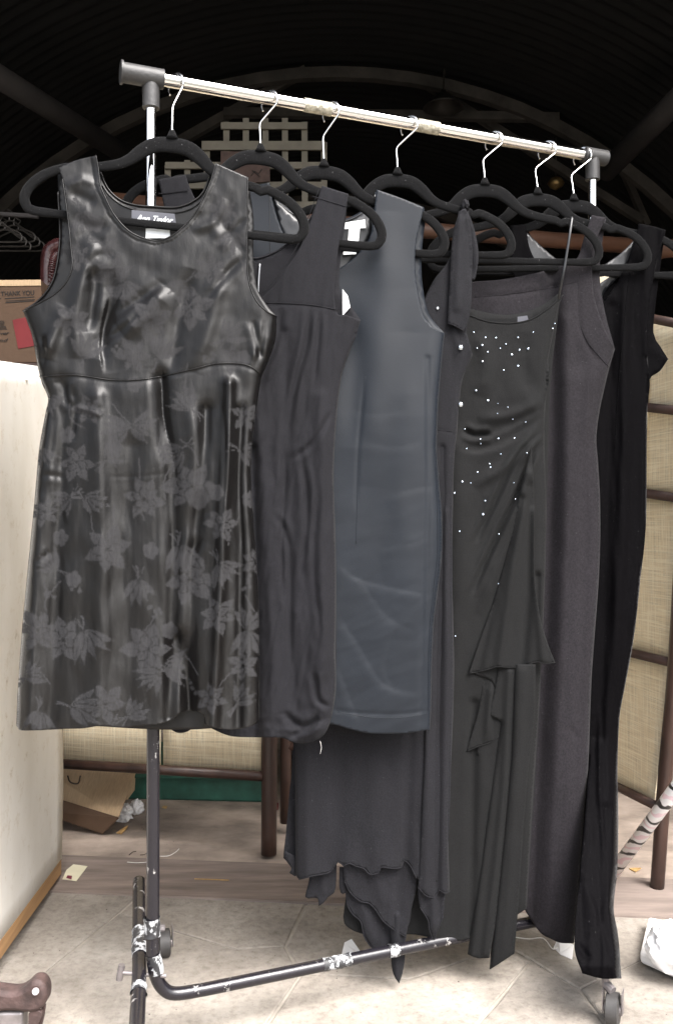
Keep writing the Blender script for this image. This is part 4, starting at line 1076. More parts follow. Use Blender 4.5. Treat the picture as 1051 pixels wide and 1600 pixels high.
def ex1(X, Y):
    low = np.clip((Y - 560) / 200, 0, 1)
    z = 2.4 * fbm(X / 55, Y / 95, 2) * (1 + low) + (1 - low) * 2.2 * fbm(X / 42 + 5, Y / 48, 2) + .8 * fbm(X / 13, Y / 60, 2) * (.4 + low)
    z += 2.0 * np.sin(X / 23 + 1.5 * noise2(X / 90, Y / 200)) * np.clip((Y - 700) / 400, 0, 1)
    dn, _, _ = seg_dist(X, Y, [(150, 243), (157, 288), (177, 332), (195, 354), (214, 367), (242, 375), (266, 369), (290, 350), (308, 327), (330, 280), (337, 255)])
    z += 1.0 * (dn < 7) - .5 * np.exp(-((dn - 8) / 2) ** 2)
    return z
off1 = lambda X, Y: 0.015 + 0.009 * np.clip((Y - 280) / 420, 0, 1)
fp, sf1 = g1.panel('front_panel', o1, off1, M['satin'], 2.1, [left1, right1], 26, f1, ex1, motif)
g1.line('bust_seam', sf1, [(62, 588), (118, 586), (180, 594), (235, 591), (300, 577), (340, 568), (385, 570), (409, 586)], .0009, M['satin'], .0008)
g1.line('neck_binding', sf1, [(150, 243), (154, 264), (157, 289), (165, 309), (177, 333), (195, 355), (214, 368), (242, 376), (266, 370), (290, 351), (308, 328), (320, 304), (330, 281), (337, 255)], .0013, M['satin'], .0000)
g1.line('armhole_binding', sf1, [(98, 280), (102, 307), (107, 345), (111, 385), (113, 415), (104, 440), (86, 459), (62, 473), (37, 486)], .0013, M['satin'], .0)
g1.line('armhole_binding', sf1, [(387, 277), (386, 330), (386, 400), (389, 440), (400, 469), (416, 486), (432, 495)], .0013, M['satin'], .0)
b1 = [(90, 264, 1), (120, 252), (151, 246, 1), (157, 268), (168, 293), (186, 311), (209, 320), (242, 323), (274, 324), (299, 316), (318, 299), (334, 258, 1), (362, 266), (387, 278, 1),
      (396, 340), (396, 400), (402, 450), (418, 478), (432, 495, 1), (430, 530), (420, 562), (408, 592), (402, 630), (395, 680), (392, 740), (395, 800), (400, 870), (404, 950), (405, 1040), (405, 1126, 1),
      (330, 1138), (250, 1140), (130, 1134), (60, 1136), (26, 1132, 1), (29, 1070), (36, 975), (45, 880), (54, 790), (62, 700), (73, 640), (76, 622), (66, 598), (60, 575), (52, 530), (44, 505), (37, 486, 1), (60, 470), (78, 448), (88, 420), (94, 370), (92, 320)]
_, sb1 = g1.panel('back_panel', b1, lambda X, Y: -0.008 - .002 * np.clip((Y - 500) / 300, 0, 1), M['satin'], 7, [left1, right1], 22, [], lambda X, Y: 1.5 * fbm(X / 40, Y / 60, 2), motif)
g1.line('neck_binding', sb1, [(157, 268), (168, 293), (186, 311), (209, 320), (242, 323), (274, 324), (299, 316), (318, 299), (334, 258)], .0016, M['satin'], .0004)
g1.line('neck_binding', sb1, [(160, 290), (172, 306), (190, 320), (212, 328), (242, 331), (276, 332), (300, 325), (318, 311)], .0009, M['satin'], .0012)
g1.line('armhole_binding', sb1, [(91, 300), (94, 370), (88, 420), (78, 448), (60, 470), (37, 486)], .0016, M['satin'], .0004)
def label_patch(g, surf, quad, mat, name='care_label', lift=.002, label=None, parent=None):
    q = np.array(quad, float); w = surf(q[:, 0], q[:, 1], lift); v = [Vector(a_) for a_ in w]
    m_ = MB(); m_.quadbox(v[0], v[1], v[2], v[3], (0, 0.0009, 0)); o_ = m_.build(name, mat, parent or g.root); 
    if label: o_['label'] = label
    return o_
lp = label_patch(g1, sb1, [(206, 341), (275, 348), (273, 334), (206, 328)], M['label_grey'], 'woven_label', .003)
text('Ann Taylor', 213, 345, 10, g1.Z0 + .003, M['label_white'], g1.root, rot=R(-4), width=58, shear=.35, bold=.014, dz=0.0)
label_patch(g1, sb1, [(228, 372), (266, 372), (265, 358), (228, 357)], M['label_white'], 'care_label', .004)

# ---- 2  linen dress
g2_ = Garment('linen_dress', 'crinkled matte black sleeveless dress with deep V neck, between patterned satin and slate dresses', 1.490, 395, 0.05, 300)
o2 = [(503, 290, 1), (544, 303, 1), (538, 343), (529, 384), (524, 428), (522, 460), (527, 490), (540, 492), (563, 500, 1), (556, 525), (545, 552), (533, 590), (526, 650), (521, 740), (524, 840), (525, 940), (524, 1020), (525, 1070), (521, 1105), (512, 1138), (500, 1153), (480, 1161), (458, 1160), (440, 1153), (400, 1152), (360, 1150), (330, 1138), (310, 1128), (295, 1142), (278, 1145), (262, 1136), (252, 1126, 1),
      (258, 1000), (262, 800), (268, 640), (268, 540), (250, 500, 1), (262, 440), (262, 360), (248, 280, 1), (290, 273, 1), (300, 300), (330, 360), (370, 430), (408, 466, 1), (430, 444), (446, 421), (462, 398), (473, 377), (487, 339)]
l2 = [(250, 500), (268, 540), (268, 640), (262, 800), (258, 1000), (250, 1170)]
r2 = [(563, 500), (545, 552), (533, 590), (526, 650), (521, 740), (524, 840), (525, 940), (524, 1020), (525, 1070), (521, 1120), (516, 1170)]
f2 = [('g', [(412, 475), (460, 476), (528, 482)], 3, -.8), ('c', [(485, 480), (478, 540), (462, 600), (452, 660)], 4, 5), ('c', [(500, 490), (496, 540), (490, 600)], 3.5, 3), ('c', [(440, 480), (430, 540), (405, 590)], 5, 4),
      ('c', [(442, 680), (444, 760), (440, 860), (445, 960)], 4, 4), ('c', [(470, 700), (480, 800), (470, 900)], 4, 3.5), ('c', [(455, 720), (490, 690), (520, 640)], 4, 3), ('c', [(425, 800), (450, 850), (452, 1040)], 4, 4), ('c', [(500, 760), (490, 850), (500, 1000)], 4, 3),
      ('c', [(490, 1050), (498, 1095), (520, 1105)], 4, 5), ('c', [(440, 1110), (470, 1135), (515, 1120)], 5, 5), ('c', [(450, 1150), (480, 1140), (500, 1110)], 4, 4), ('g', [(400, 620), (415, 800), (425, 1000), (420, 1150)], 12, 7, 0, 1), ('g', [(500, 620), (505, 800), (505, 1050)], 12, 5, 0, 1), ('g', [(445, 520), (450, 700), (455, 900), (460, 1150)], 8, -4, 0, 1), ('g', [(395, 700), (400, 900), (398, 1150)], 6, -5, 0, 1), ('g', [(430, 1140), (470, 1150), (510, 1130)], 12, 5)]
def ex2(X, Y):
    a_ = 0.3 + .7 * np.clip((Y - 440) / 260, 0, 1)
    return a_ * (3.0 * ridged(X / 36 + Y / 260, Y / 190 - X / 300, 3) - 3.0 + 1.3 * ridged(X / 22 + 9 + Y / 160, Y / 70 + X / 60, 2)) + .6 * fbm(X / 20, Y / 30, 2) * a_ + 1.5 * np.clip((Y - 1080) / 60, 0, 1) * ridged(X / 20, Y / 20, 2) + 3.5 * np.sin(X / 11) * np.clip((Y - 900) / 300, 0, 1)
_, s2 = g2_.panel('front_panel', o2, lambda X, Y: 0.009 + .006 * np.clip((Y - 480) / 200, 0, 1), M['linen'], 3.0, [l2, r2], 22, f2, ex2)
g2_.line('strap_seam', s2, [(487, 307), (502, 311), (518, 316), (541, 323)], .0007, M['linen'], .0003)
g2_.line('bust_seam', s2, [(415, 473), (450, 474), (490, 477), (526, 484)], .0008, M['linen'], .0004)
g2_.line('edge_stitch', s2, [(498, 296), (482, 339), (468, 377), (440, 421), (410, 458)], .0005, M['linen'], .0003)
b2 = [(503, 292, 1), (544, 304, 1), (540, 343), (534, 384), (530, 428), (532, 456), (548, 478), (563, 500, 1), (545, 552), (533, 590), (526, 650), (521, 740), (524, 840), (525, 940), (524, 1070), (512, 1135, 1), (400, 1140), (252, 1126, 1), (258, 1000), (262, 800), (268, 640), (268, 540), (250, 500, 1), (262, 440), (262, 360), (248, 280, 1), (290, 273, 1), (302, 320), (330, 360), (385, 400), (430, 392), (470, 360), (487, 335)]
_, sb2 = g2_.panel('back_panel', b2, -0.007, M['linen'], 8, [l2, r2], 20, [], lambda X, Y: 2 * fbm(X / 30, Y / 40, 3))
g2_.line('zip', sb2, [(406, 412), (404, 440), (403, 480)], .0016, M['zip'], .003)
g2_.line('back_neck_facing', sb2, [(302, 322), (330, 362), (385, 402), (430, 394), (470, 362), (487, 337)], .0012, M['linen'], .0006)
label_patch(g2_, sb2, [(535, 493), (547, 480), (543, 462), (535, 452)], M['label_white'], 'care_label', .004)
label_patch(g2_, s2, [(248, 280 + 22), (292, 273 + 24), (293, 273 + 25.2), (248, 280 + 23.2)], M['linen'], 'strap_seam', .0016)

# ---- 3  slate shantung dress
g3 = Garment('slate_dress', 'smooth slate grey sleeveless sheath dress, short, third from the left', 1.532, 540, 0.05, 310)
o3 = [(588, 296, 1), (625, 309), (662, 324, 1), (657, 345), (650, 377), (648, 411), (651, 447), (661, 491), (676, 510), (694, 521, 1), (690, 560), (685, 620), (682, 700), (686, 760), (690, 810), (689, 876), (683, 930), (677, 980), (674, 1053), (673, 1110), (671, 1140, 1), (631, 1146), (580, 1146), (545, 1139), (520, 1132), (470, 1128), (400, 1120), (370, 1115, 1), (366, 900), (376, 700), (374, 600), (362, 520, 1), (375, 470), (372, 380), (352, 302, 1), (386, 292), (421, 285, 1), (430, 330), (448, 375), (475, 410), (503, 429), (522, 423), (541, 412), (562, 393), (578, 368), (584, 330)]
l3 = [(362, 520), (374, 600), (376, 700), (366, 900), (368, 1160)]
r3 = [(694, 521), (690, 560), (685, 620), (682, 700), (686, 760), (690, 810), (689, 876), (683, 930), (677, 980), (674, 1053), (672, 1165)]
f3 = [('g', [(570, 585), (560, 700), (556, 800)], 3, -1.2), ('g', [(606, 330), (600, 440), (590, 560), (570, 760)], 26, 4), ('g', [(535, 450), (552, 540), (556, 700)], 20, -3),
      ('s', [(590, 860), (640, 850), (684, 836)], 5.6, 0.87, 40), ('s', [(600, 780), (640, 766), (684, 760)], 5.6, 0.69, 40), ('s', [(528, 880), (560, 905), (640, 925), (684, 930)], 5.6, 1.21, 50), ('s', [(527, 960), (560, 1010), (600, 1070), (660, 1085)], 6.2, 1.39, 55), ('s', [(527, 1040), (545, 1090), (565, 1135)], 6.2, 1.39, 40), ('s', [(620, 970), (600, 1040), (618, 1085)], 5.6, 0.87, 40), ('s', [(560, 900), (600, 960), (650, 990)], 6.2, 0.87, 50),
      ('g', [(640, 520), (632, 760), (635, 1000)], 30, 4), ('g', [(525, 1110), (560, 1114), (620, 1116), (671, 1110)], 3, -1.2, 0, 1), ('s', [(545, 640), (590, 650), (640, 640)], 6.2, 0.56, 40), ('s', [(560, 690), (620, 700), (660, 690)], 6.2, 0.52, 40), ('g', [(668, 560), (668, 800), (664, 1130)], 4, -2.0, 0, 1)]
ex3 = lambda X, Y: 1.1 * np.clip((Y - 720) / 250, 0, 1) * ridged((X * .5 + Y * .87) / 60, (X * .87 - Y * .5) / 190, 3) + 1.6 * fbm(X / 80, Y / 160, 2) + .4 * fbm(X / 60 + Y / 80, Y / 40, 2) * np.clip((Y - 560) / 150, .2, 1)
_, s3 = g3.panel('front_panel', o3, lambda X, Y: 0.008 + .007 * np.clip((Y - 450) / 200, 0, 1), M['shantung'], 3.0, [l3, r3], 26, f3, ex3)
g3.line('dart_seam', s3, [(571, 588), (561, 700), (556, 850)], .0005, M['shantung'], .0002)
g3.line('hem_stitch', s3, [(527, 1112), (580, 1121), (631, 1121), (672, 1114)], .0004, M['shantung'], .0002)
g3.line('side_stitch', s3, [(683, 620), (679, 700), (682, 780), (683, 860), (676, 930), (670, 1000), (668, 1110)], .0005, M['shantung'], .0003)
b3 = [(586, 300, 1), (662, 325, 1), (664, 345), (660, 377), (658, 411), (660, 447), (670, 491), (694, 521, 1), (690, 560), (685, 620), (682, 700), (686, 760), (690, 810), (689, 876), (677, 980), (671, 1136, 1), (545, 1132), (370, 1112, 1), (366, 900), (376, 700), (374, 600), (362, 520, 1), (375, 470), (372, 380), (352, 302, 1), (421, 286, 1), (432, 310), (470, 338), (510, 346), (550, 338), (578, 318)]
_, sb3 = g3.panel('back_panel', b3, -0.007, M['shantung'], 8, [l3, r3], 20, [], lambda X, Y: 1.5 * fbm(X / 30, Y / 40, 3))
g3.line('back_neck_facing', sb3, [(421, 290), (432, 314), (470, 342), (510, 350), (550, 342), (578, 322), (586, 304)], .0018, M['lining'], .001)
g3.panel('lining', [(424, 300, 1), (436, 318), (470, 344), (510, 352), (550, 344), (576, 325, 1), (578, 368), (541, 418), (503, 434), (452, 400)], -0.004, M['lining'], 6, [], 10, [], lambda X, Y: 1.5 * fbm(X / 25, Y / 25, 2))
label_patch(g3, sb3, [(536, 358), (571, 356), (570, 343), (537, 348)], M['label_white'], 'woven_label', .007)
label_patch(g3, sb3, [(543, 377), (560, 377), (562, 357), (545, 357)], M['label_white'], 'care_label', .0068)
label_patch(g3, sb3, [(536, 398), (556, 397), (557, 388), (537, 388)], M['label_white'], 'care_label', .0068)
g3.line('shoulder_seam', s3, [(421, 290), (421, 330), (422, 400)], .0006, M['lining'], .0003)

# ---- 4  chiffon dress with tie
g4 = Garment('chiffon_dress', 'long black chiffon dress with knotted shoulder tie and ragged handkerchief hem, fourth from the left', 1.583, 620, 0.05, 320)
def skirtwave(X, Y, y0=700, amp=5, wl=26, ph=0): return amp * np.sin(X / wl * 6.283 / 2 + ph + .8 * noise2(X / 60, Y / 300)) * np.clip((Y - y0) / 500, 0, 1)
o4 = [(716, 330, 1), (732, 330, 1), (735, 400), (733, 470), (728, 518, 1), (738, 555, 1), (722, 594), (716, 640), (714, 673), (709, 720), (707, 804), (706, 900), (709, 1053), (704, 1200), (700, 1300), (702, 1392, 1), (694, 1396), (686, 1391), (680, 1401), (672, 1402), (664, 1399), (653, 1387, 1), (660, 1250), (664, 1100), (655, 900), (640, 700), (636, 560, 1), (655, 488), (676, 440), (703, 400)]
_, s4 = g4.panel('front_panel', o4, lambda X, Y: 0.011 + 0 * X, M['chiffon'], 3.6, [[(738, 555), (722, 594), (714, 673), (707, 804), (706, 900), (709, 1053), (704, 1200), (702, 1392)]], 14,
                 [('g', [(690, 700), (688, 900), (684, 1100), (682, 1400)], 5, -5, 0, 1), ('g', [(697, 800), (698, 1000), (693, 1400)], 5, 3, 0, 1), ('g', [(668, 1000), (668, 1200), (664, 1390)], 6, 4, 0, 1), ('g', [(705, 675), (690, 672), (680, 674)], 2, -1.2), ('g', [(720, 430), (712, 500), (716, 560)], 6, 3)],
                 lambda X, Y: 1.6 * fbm(X / 30, Y / 120, 3))
g4.line('waist_seam', s4, [(682, 672), (696, 673), (713, 675)], .0007, M['chiffon'], .0004)
# underskirt body
ob = [(640, 560, 1), (700, 560, 1), (706, 800), (704, 1200), (696, 1380, 1), (650, 1372), (640, 1352), (631, 1345), (627, 1355), (612, 1357), (595, 1355), (591, 1364), (577, 1366), (568, 1357), (556, 1354), (546, 1349), (537, 1353), (528, 1347), (516, 1362), (503, 1366), (491, 1368), (480, 1371), (467, 1374), (462, 1366, 1), (461, 1250), (462, 1130), (470, 1000), (500, 760)]
_, s4b = g4.panel('overskirt', ob, lambda X, Y: 0.008 + 0 * X, M['chiffon'], 4, [[(500, 760), (470, 1000), (462, 1130), (461, 1250), (462, 1400)]], 24,
                  [('g', [(480, 1000), (478, 1370)], 12, 3, 0, 1), ('g', [(530, 1150), (522, 1370)], 16, -4, 0, 1), ('g', [(590, 1100), (585, 1370)], 22, 5, 0, 1), ('g', [(640, 1150), (632, 1360)], 9, -5, 0, 1)],
                  lambda X, Y: 2.0 * fbm(X / 50, Y / 140, 3) + 3 * np.sin(X / 9.5 + 1) * np.clip((Y - 1290) / 80, 0, 1))
g4.line('rolled_hem', s4b, [(650, 1372), (640, 1352), (631, 1345), (627, 1355), (612, 1357), (595, 1355), (591, 1364), (577, 1366), (568, 1357), (556, 1354), (546, 1349), (537, 1353), (528, 1347), (516, 1362), (503, 1366), (491, 1368), (480, 1371), (467, 1374)], .0010, M['chiffon'], .0002)
g4.line('rolled_hem', s4, [(702, 1392), (694, 1396), (686, 1391), (680, 1401), (672, 1402), (664, 1399), (653, 1387)], .0010, M['chiffon'], .0002)
g4.panel('rear_skirt', [(470, 800, 1), (690, 800, 1), (690, 1300, 1), (560, 1330), (480, 1372), (470, 1368), (462, 1362), (452, 1350), (443, 1341), (447, 1300), (452, 1240), (458, 1160)], lambda X, Y: -0.014 + 0 * X, M['chiffon'], 8, [], 10, [('g', [(461, 1140), (456, 1350)], 6, -4, 0, 1)], lambda X, Y: 2 * fbm(X / 30, Y / 100, 3))
def layer(name, outl, off, g=g4, mat=None, step=4, folds=(), amp=1.6, hem=None, rw=12, sides=()):
    o_, s_ = g.panel(name, outl, lambda X, Y: off + 0 * X, mat or M['chiffon'], step, sides, rw, folds, lambda X, Y: amp * fbm(X / 20, Y / 60, 3))
    if hem: g.line('rolled_hem', s_, hem, .0010, mat or M['chiffon'], .0002)
    return o_, s_
layer('handkerchief_layer', [(535, 1330, 1), (650, 1330, 1), (651, 1380), (640, 1430), (634, 1464, 1), (618, 1455), (598, 1439), (588, 1424), (577, 1412), (564, 1409), (552, 1400), (544, 1390), (538, 1376)], -0.002, folds=[('g', [(585, 1350), (600, 1420)], 10, 3), ('g', [(620, 1340), (622, 1440)], 9, -3)], hem=[(634, 1464), (618, 1455), (598, 1439), (588, 1424), (577, 1412), (564, 1409), (552, 1400), (544, 1390), (538, 1376)])
layer('handkerchief_layer', [(545, 1340, 1), (640, 1360, 1), (640, 1440), (612, 1470), (600, 1484), (590, 1487), (578, 1478), (568, 1462), (563, 1440), (550, 1428), (542, 1412), (540, 1390)], -0.010, folds=[('g', [(560, 1400), (585, 1480)], 8, 4), ('g', [(605, 1400), (602, 1480)], 6, -4)], hem=[(612, 1470), (600, 1484), (590, 1487), (578, 1478), (568, 1462), (563, 1440), (550, 1428), (542, 1412), (540, 1390)])
layer('hem_point', [(606, 1420, 1), (636, 1420, 1), (634, 1464), (632, 1500), (628, 1522), (623, 1537, 1), (615, 1524), (611, 1505), (610, 1460)], -0.0055, folds=[('g', [(620, 1430), (619, 1530)], 5, 6, 0, 1)])
layer('hem_point', [(486, 1350, 1), (526, 1345, 1), (524, 1388), (518, 1398), (512, 1402), (506, 1410), (498, 1416, 1), (496, 1404), (488, 1403), (477, 1402), (482, 1378)], -0.010, folds=[('g', [(505, 1350), (504, 1400)], 5, 4)])
layer('hem_point', [(652, 1385, 1), (696, 1385, 1), (692, 1432), (686, 1446), (681, 1458), (677, 1469, 1), (670, 1452), (668, 1438), (656, 1418)], 0.004, folds=[('g', [(675, 1390), (678, 1460)], 6, 5), ('g', [(688, 1390), (685, 1440)], 4, -4)], hem=[(692, 1432), (686, 1446), (681, 1458), (677, 1469), (670, 1452), (668, 1438), (656, 1418)])
layer('hem_point', [(445, 1330, 1), (466, 1340, 1), (463, 1368), (452, 1364, 1), (455, 1356), (447, 1345)], -0.006)
layer('hem_point', [(530, 1355, 1), (541, 1355, 1), (541, 1395), (535, 1397), (530, 1388)], -0.008)
# shoulder tie
tk = [('g', [(722, 345), (716, 400), (714, 480)], 7, 4, 0, 1), ('g', [(730, 345), (735, 400), (736, 440)], 4, -4), ('c', [(724, 330), (724, 360), (722, 380)], 3, 3)]
layer('tie_end', [(722, 325, 1), (732, 335), (741, 360), (747, 395), (745, 420), (740, 438), (732, 432, 1), (724, 380)], 0.0155, folds=tk)
layer('tie_end', [(718, 330, 1), (727, 326), (733, 350), (737, 380), (737, 430), (735, 480), (729, 509), (724, 517), (710, 509), (699, 505, 1), (701, 460), (704, 400), (708, 360)], 0.0195, folds=tk, hem=[(724, 517), (710, 509), (699, 505)])
crk = crumple('tie_knot', P(726, 322, g4.Z0 - .004), .0075, .011, .011, M['chiffon'], 21, 3, parent=g4.root); auto_smooth(crk, 60)
def bead(name, surf, x, y, r_, mat, root, seg=12):
    bm = bmesh.new(); bmesh.ops.create_icosphere(bm, subdivisions=2, radius=1); me = bpy.data.meshes.new(name)
    bm.to_mesh(me); bm.free(); me.transform(Matrix.Diagonal((r_, r_ * .6, r_, 1))); me.materials.append(mat)
    o_ = bpy.data.objects.new(name, me); link(o_, root); w = surf(np.array([float(x)]), np.array([float(y)]), r_ * .35)[0]; o_.location = Vector(w) - parent_world(root)
    return o_
bb = bead('round_button', s4, 719, 543, .0052, M['bead'], g4.root); auto_smooth(bb, 180)
bb2 = bb.copy(); link(bb2, g4.root); bb2.location = Vector(s4(np.array([719.]), np.array([632.]), .002)[0]) - parent_world(g4.root)
bb3 = bb.copy(); link(bb3, g4.root); bb3.scale = (.6, .6, .6); bb3.location = Vector(s4(np.array([683.]), np.array([482.]), .001)[0]) - parent_world(g4.root)

# ---- 5  rhinestone dress
g5 = Garment('rhinestone_dress', 'long black gathered dress dotted with rhinestones, one thin strap and a side cascade', 1.628, 780, 0.05, 345)
g5.rk = 1.5
o5 = [(690, 480, 1), (716, 488), (736, 494), (764, 503), (801, 505), (831, 498), (857, 481), (879, 461, 1), (872, 480), (864, 520), (856, 562), (857, 590), (851, 640), (850, 700), (853, 800), (849, 950), (842, 1100), (832, 1250), (822, 1420, 1), (790, 1440), (740, 1464), (700, 1470), (645, 1460), (600, 1462), (562, 1458), (540, 1446), (536, 1432, 1), (560, 1250), (610, 1000), (655, 800), (680, 600)]
f5 = [('s', [(848, 655), (800, 690), (752, 708), (716, 705)], 5, -5, 30), ('s', [(850, 640), (800, 668), (760, 684), (722, 686)], 5, -4, 26), ('g', [(850, 625), (800, 648), (745, 655)], 9, 4), ('c', [(722, 672), (740, 680), (768, 678)], 4, 5), ('g', [(846, 672), (800, 720), (740, 760)], 9, 5), ('c', [(846, 672), (806, 716), (770, 790), (740, 850)], 3.5, 5), ('c', [(840, 690), (812, 760), (775, 840), (735, 930)], 3.5, 6), ('g', [(825, 760), (790, 850), (745, 960)], 8, 4),
      ('g', [(745, 520), (760, 560), (750, 620)], 14, 4), ('g', [(820, 520), (815, 570), (835, 620)], 14, -3), ('s', [(855, 560), (850, 640), (851, 760), (852, 900)], 3, -4, 14), ('g', [(840, 900), (838, 1100), (830, 1400)], 6, -6, 0, 1),
      ('g', [(715, 700), (720, 900), (700, 1100), (680, 1460)], 20, 5, 0, 1), ('g', [(740, 1100), (735, 1460)], 8, -5, 0, 1)]
_, s5 = g5.panel('front_panel', o5, lambda X, Y: 0.008 + .004 * np.clip((Y - 520) / 100, 0, 1), M['crepe'], 3.4, [[(879, 461), (864, 520), (856, 562), (851, 640), (850, 700), (853, 800), (849, 950), (842, 1100), (832, 1250), (822, 1440)]], 14, f5, lambda X, Y: 1.8 * fbm(X / 45, Y / 80, 3))
g5.line('top_binding', s5, [(716, 488), (736, 494), (764, 503), (801, 505), (831, 498), (857, 481), (879, 461)], .0014, M['crepe'], .0)
g5.panel('back_panel', [(720, 480, 1), (790, 492), (840, 480), (876, 455, 1), (868, 520), (858, 620), (853, 800), (842, 1100), (822, 1415, 1), (700, 1450), (545, 1440, 1), (610, 1000), (680, 600)], -0.005, M['crepe'], 10, [], 10, [])
label_patch(g5, s5, [(808, 503), (825, 500), (823, 493), (808, 495)], M['label_grey'], 'care_label', -.012)
w0 = P(893, 341, g5.Z0 - .006); w1 = Vector(s5(np.array([872.]), np.array([467.]), .001)[0])
m_ = MB(); m_.tube([w0 + Vector((0, .004, .004)), w0, w0.lerp(w1, .3) + Vector((.001, 0, 0)), w0.lerp(w1, .6) + Vector((.0012, 0, 0)), w1], .0025, 8, flat=.5); sp = m_.build('thin_strap', M['lining'], g5.root, True)
# cascade: fan flounce and hanging folds
cas = [('g', [(826, 740), (806, 860), (780, 1040)], 9, 5, 0, 1), ('g', [(830, 760), (826, 900), (815, 1040)], 8, -5, 0, 1), ('g', [(815, 780), (775, 920), (745, 1050)], 7, -4, 0, 1), ('g', [(834, 800), (840, 930), (848, 1030)], 7, 4, 0, 1)]
layer('flounce', [(830, 700, 1), (834, 780), (834, 900), (843, 962), (855, 1005), (867, 1035, 1), (852, 1037), (838, 1034), (820, 1040), (797, 1043), (776, 1042), (755, 1048), (732, 1052, 1), (750, 1000), (770, 940), (792, 860), (812, 770)], 0.021, g5, M['crepe'], 3.4, cas, 1.0, [(867, 1035), (852, 1037), (838, 1034), (820, 1040), (797, 1043), (776, 1042), (755, 1048), (732, 1052)])
layer('flounce', [(745, 1035, 1), (800, 1035, 1), (795, 1070), (782, 1083), (773, 1076), (765, 1062), (740, 1052)], 0.015, g5, M['crepe'], 4, (), 1, None)
layer('flounce', [(757, 1040, 1), (800, 1040, 1), (792, 1110), (779, 1150), (770, 1158), (748, 1166), (728, 1174, 1), (737, 1145), (748, 1105)], 0.012, g5, M['crepe'], 3.6, [('g', [(768, 1060), (760, 1160)], 6, 4)], 1.2, [(779, 1150), (770, 1158), (748, 1166), (728, 1174)])
layer('flounce', [(750, 1150, 1), (795, 1140, 1), (790, 1230), (765, 1244), (763, 1225), (764, 1205), (758, 1190), (745, 1178)], 0.010, g5, M['crepe'], 4, (), 1.2, None)
layer('cascade_fold', [(779, 1038, 1), (812, 1038, 1), (806, 1150), (795, 1250), (780, 1400), (764, 1497, 1), (745, 1497), (730, 1491, 1), (742, 1400), (756, 1300), (764, 1235), (770, 1180), (779, 1130), (768, 1120), (765, 1112), (773, 1075)], 0.017, g5, M['crepe'], 3.6, [('g', [(795, 1050), (785, 1250), (758, 1490)], 6, 4, 0, 1)], .8, None, 9, [[(779, 1130), (764, 1235), (742, 1400), (730, 1500)]])
layer('cascade_fold', [(800, 1038, 1), (836, 1038, 1), (834, 1120), (824, 1210), (816, 1310), (810, 1402), (803, 1490, 1), (788, 1500), (776, 1508), (764, 1515, 1), (772, 1420), (784, 1300), (795, 1180)], 0.022, g5, M['crepe'], 3.6, [('g', [(815, 1050), (805, 1250), (785, 1500)], 9, 3, 0, 1)], .8, None, 9, [[(800, 1040), (795, 1180), (784, 1300), (772, 1420), (762, 1520)]])
gem_px = [(435, 236), (470, 252), (503, 253), (571, 252), (618, 236), (460, 276), (534, 272), (445, 285), (516, 286), (478, 297), (576, 291), (602, 287), (552, 305), (461, 326), (571, 340), (527, 353), (442, 416), (479, 447), (508, 456), (540, 468), (508, 487), (555, 505), (595, 514), (407, 535), (456, 581), (413, 596), (511, 565), (560, 563), (518, 613), (599, 609), (484, 643), (486, 654), (446, 668), (602, 668), (400, 698), (425, 702), (375, 733), (558, 702), (564, 752), (470, 757), (679, 224), (685, 209), (455, 566)]
gem_list = [(520 + x / 1.979, 400 + y / 1.979) for x, y in gem_px] + [(520 + x / 1.979, 800 + y / 1.98) for x, y in ((463, 8), (390, 60), (512, 68), (510, 222), (378, 384))]
gm = None
random.seed(2)
for i, (x, y) in enumerate(gem_list):
    if gm is None: gm = bead('rhinestone', s5, x, y, .0021, M['gem'], g5.root); o_ = gm
    else:
        o_ = gm.copy(); link(o_, g5.root)
    lift = .0012 + (0.014 if (x, y) in ((520 + 510 / 1.979, 800 + 222 / 1.98), (520 + 512 / 1.979, 800 + 68 / 1.98)) else 0)
    o_.location = Vector(s5(np.array([x]), np.array([y]), lift)[0]) - parent_world(g5.root)
    k = random.choice((.55, .7, .8, 1.0)); o_.scale = (k, k, k); o_.rotation_euler = (random.uniform(-.5, .5), random.uniform(0, 3), random.uniform(-.5, .5))

# ---- 6  charcoal knit dress
g6 = Garment('charcoal_dress', 'plain long charcoal grey halter dress, sixth from the left beside the velvet dress', 1.658, 850, 0.05, 345)
o6 = [(924, 336, 1), (946, 340, 1), (936, 362), (928, 385), (924, 408), (927, 460), (940, 503), (950, 526), (960, 545, 1), (955, 560), (951, 574), (944, 605), (937, 637), (931, 683), (934, 728), (937, 794), (935, 900), (924, 1053), (919, 1184), (914, 1250), (905, 1360), (896, 1474, 1), (874, 1473), (858, 1466), (843, 1457), (823, 1428), (815, 1410), (810, 1392, 1), (817, 1250), (826, 1150), (828, 1000), (800, 800), (770, 600), (735, 520, 1), (720, 470), (716, 446), (740, 440), (780, 437), (830, 428), (870, 417), (898, 408, 1), (905, 395), (912, 370)]
f6 = [('g', [(905, 420), (904, 470), (908, 520), (930, 560), (950, 578)], 3, -1.8), ('g', [(740, 464), (800, 460), (850, 452), (900, 440)], 3, -1.8), ('g', [(860, 420), (860, 700), (854, 900), (844, 1100), (826, 1440)], 15, -16, 0, 1), ('g', [(885, 500), (884, 800), (872, 1100), (856, 1470)], 10, 4, 0, 1), ('g', [(915, 700), (910, 1000), (896, 1300)], 9, -3, 0, 0), ('g', [(900, 600), (898, 800), (892, 1000), (880, 1440)], 22, 7, 0, 1), ('g', [(925, 560), (920, 620), (916, 700)], 8, 4), ('g', [(893, 1142), (898, 1150)], 6, -2.5, 0, 1)]
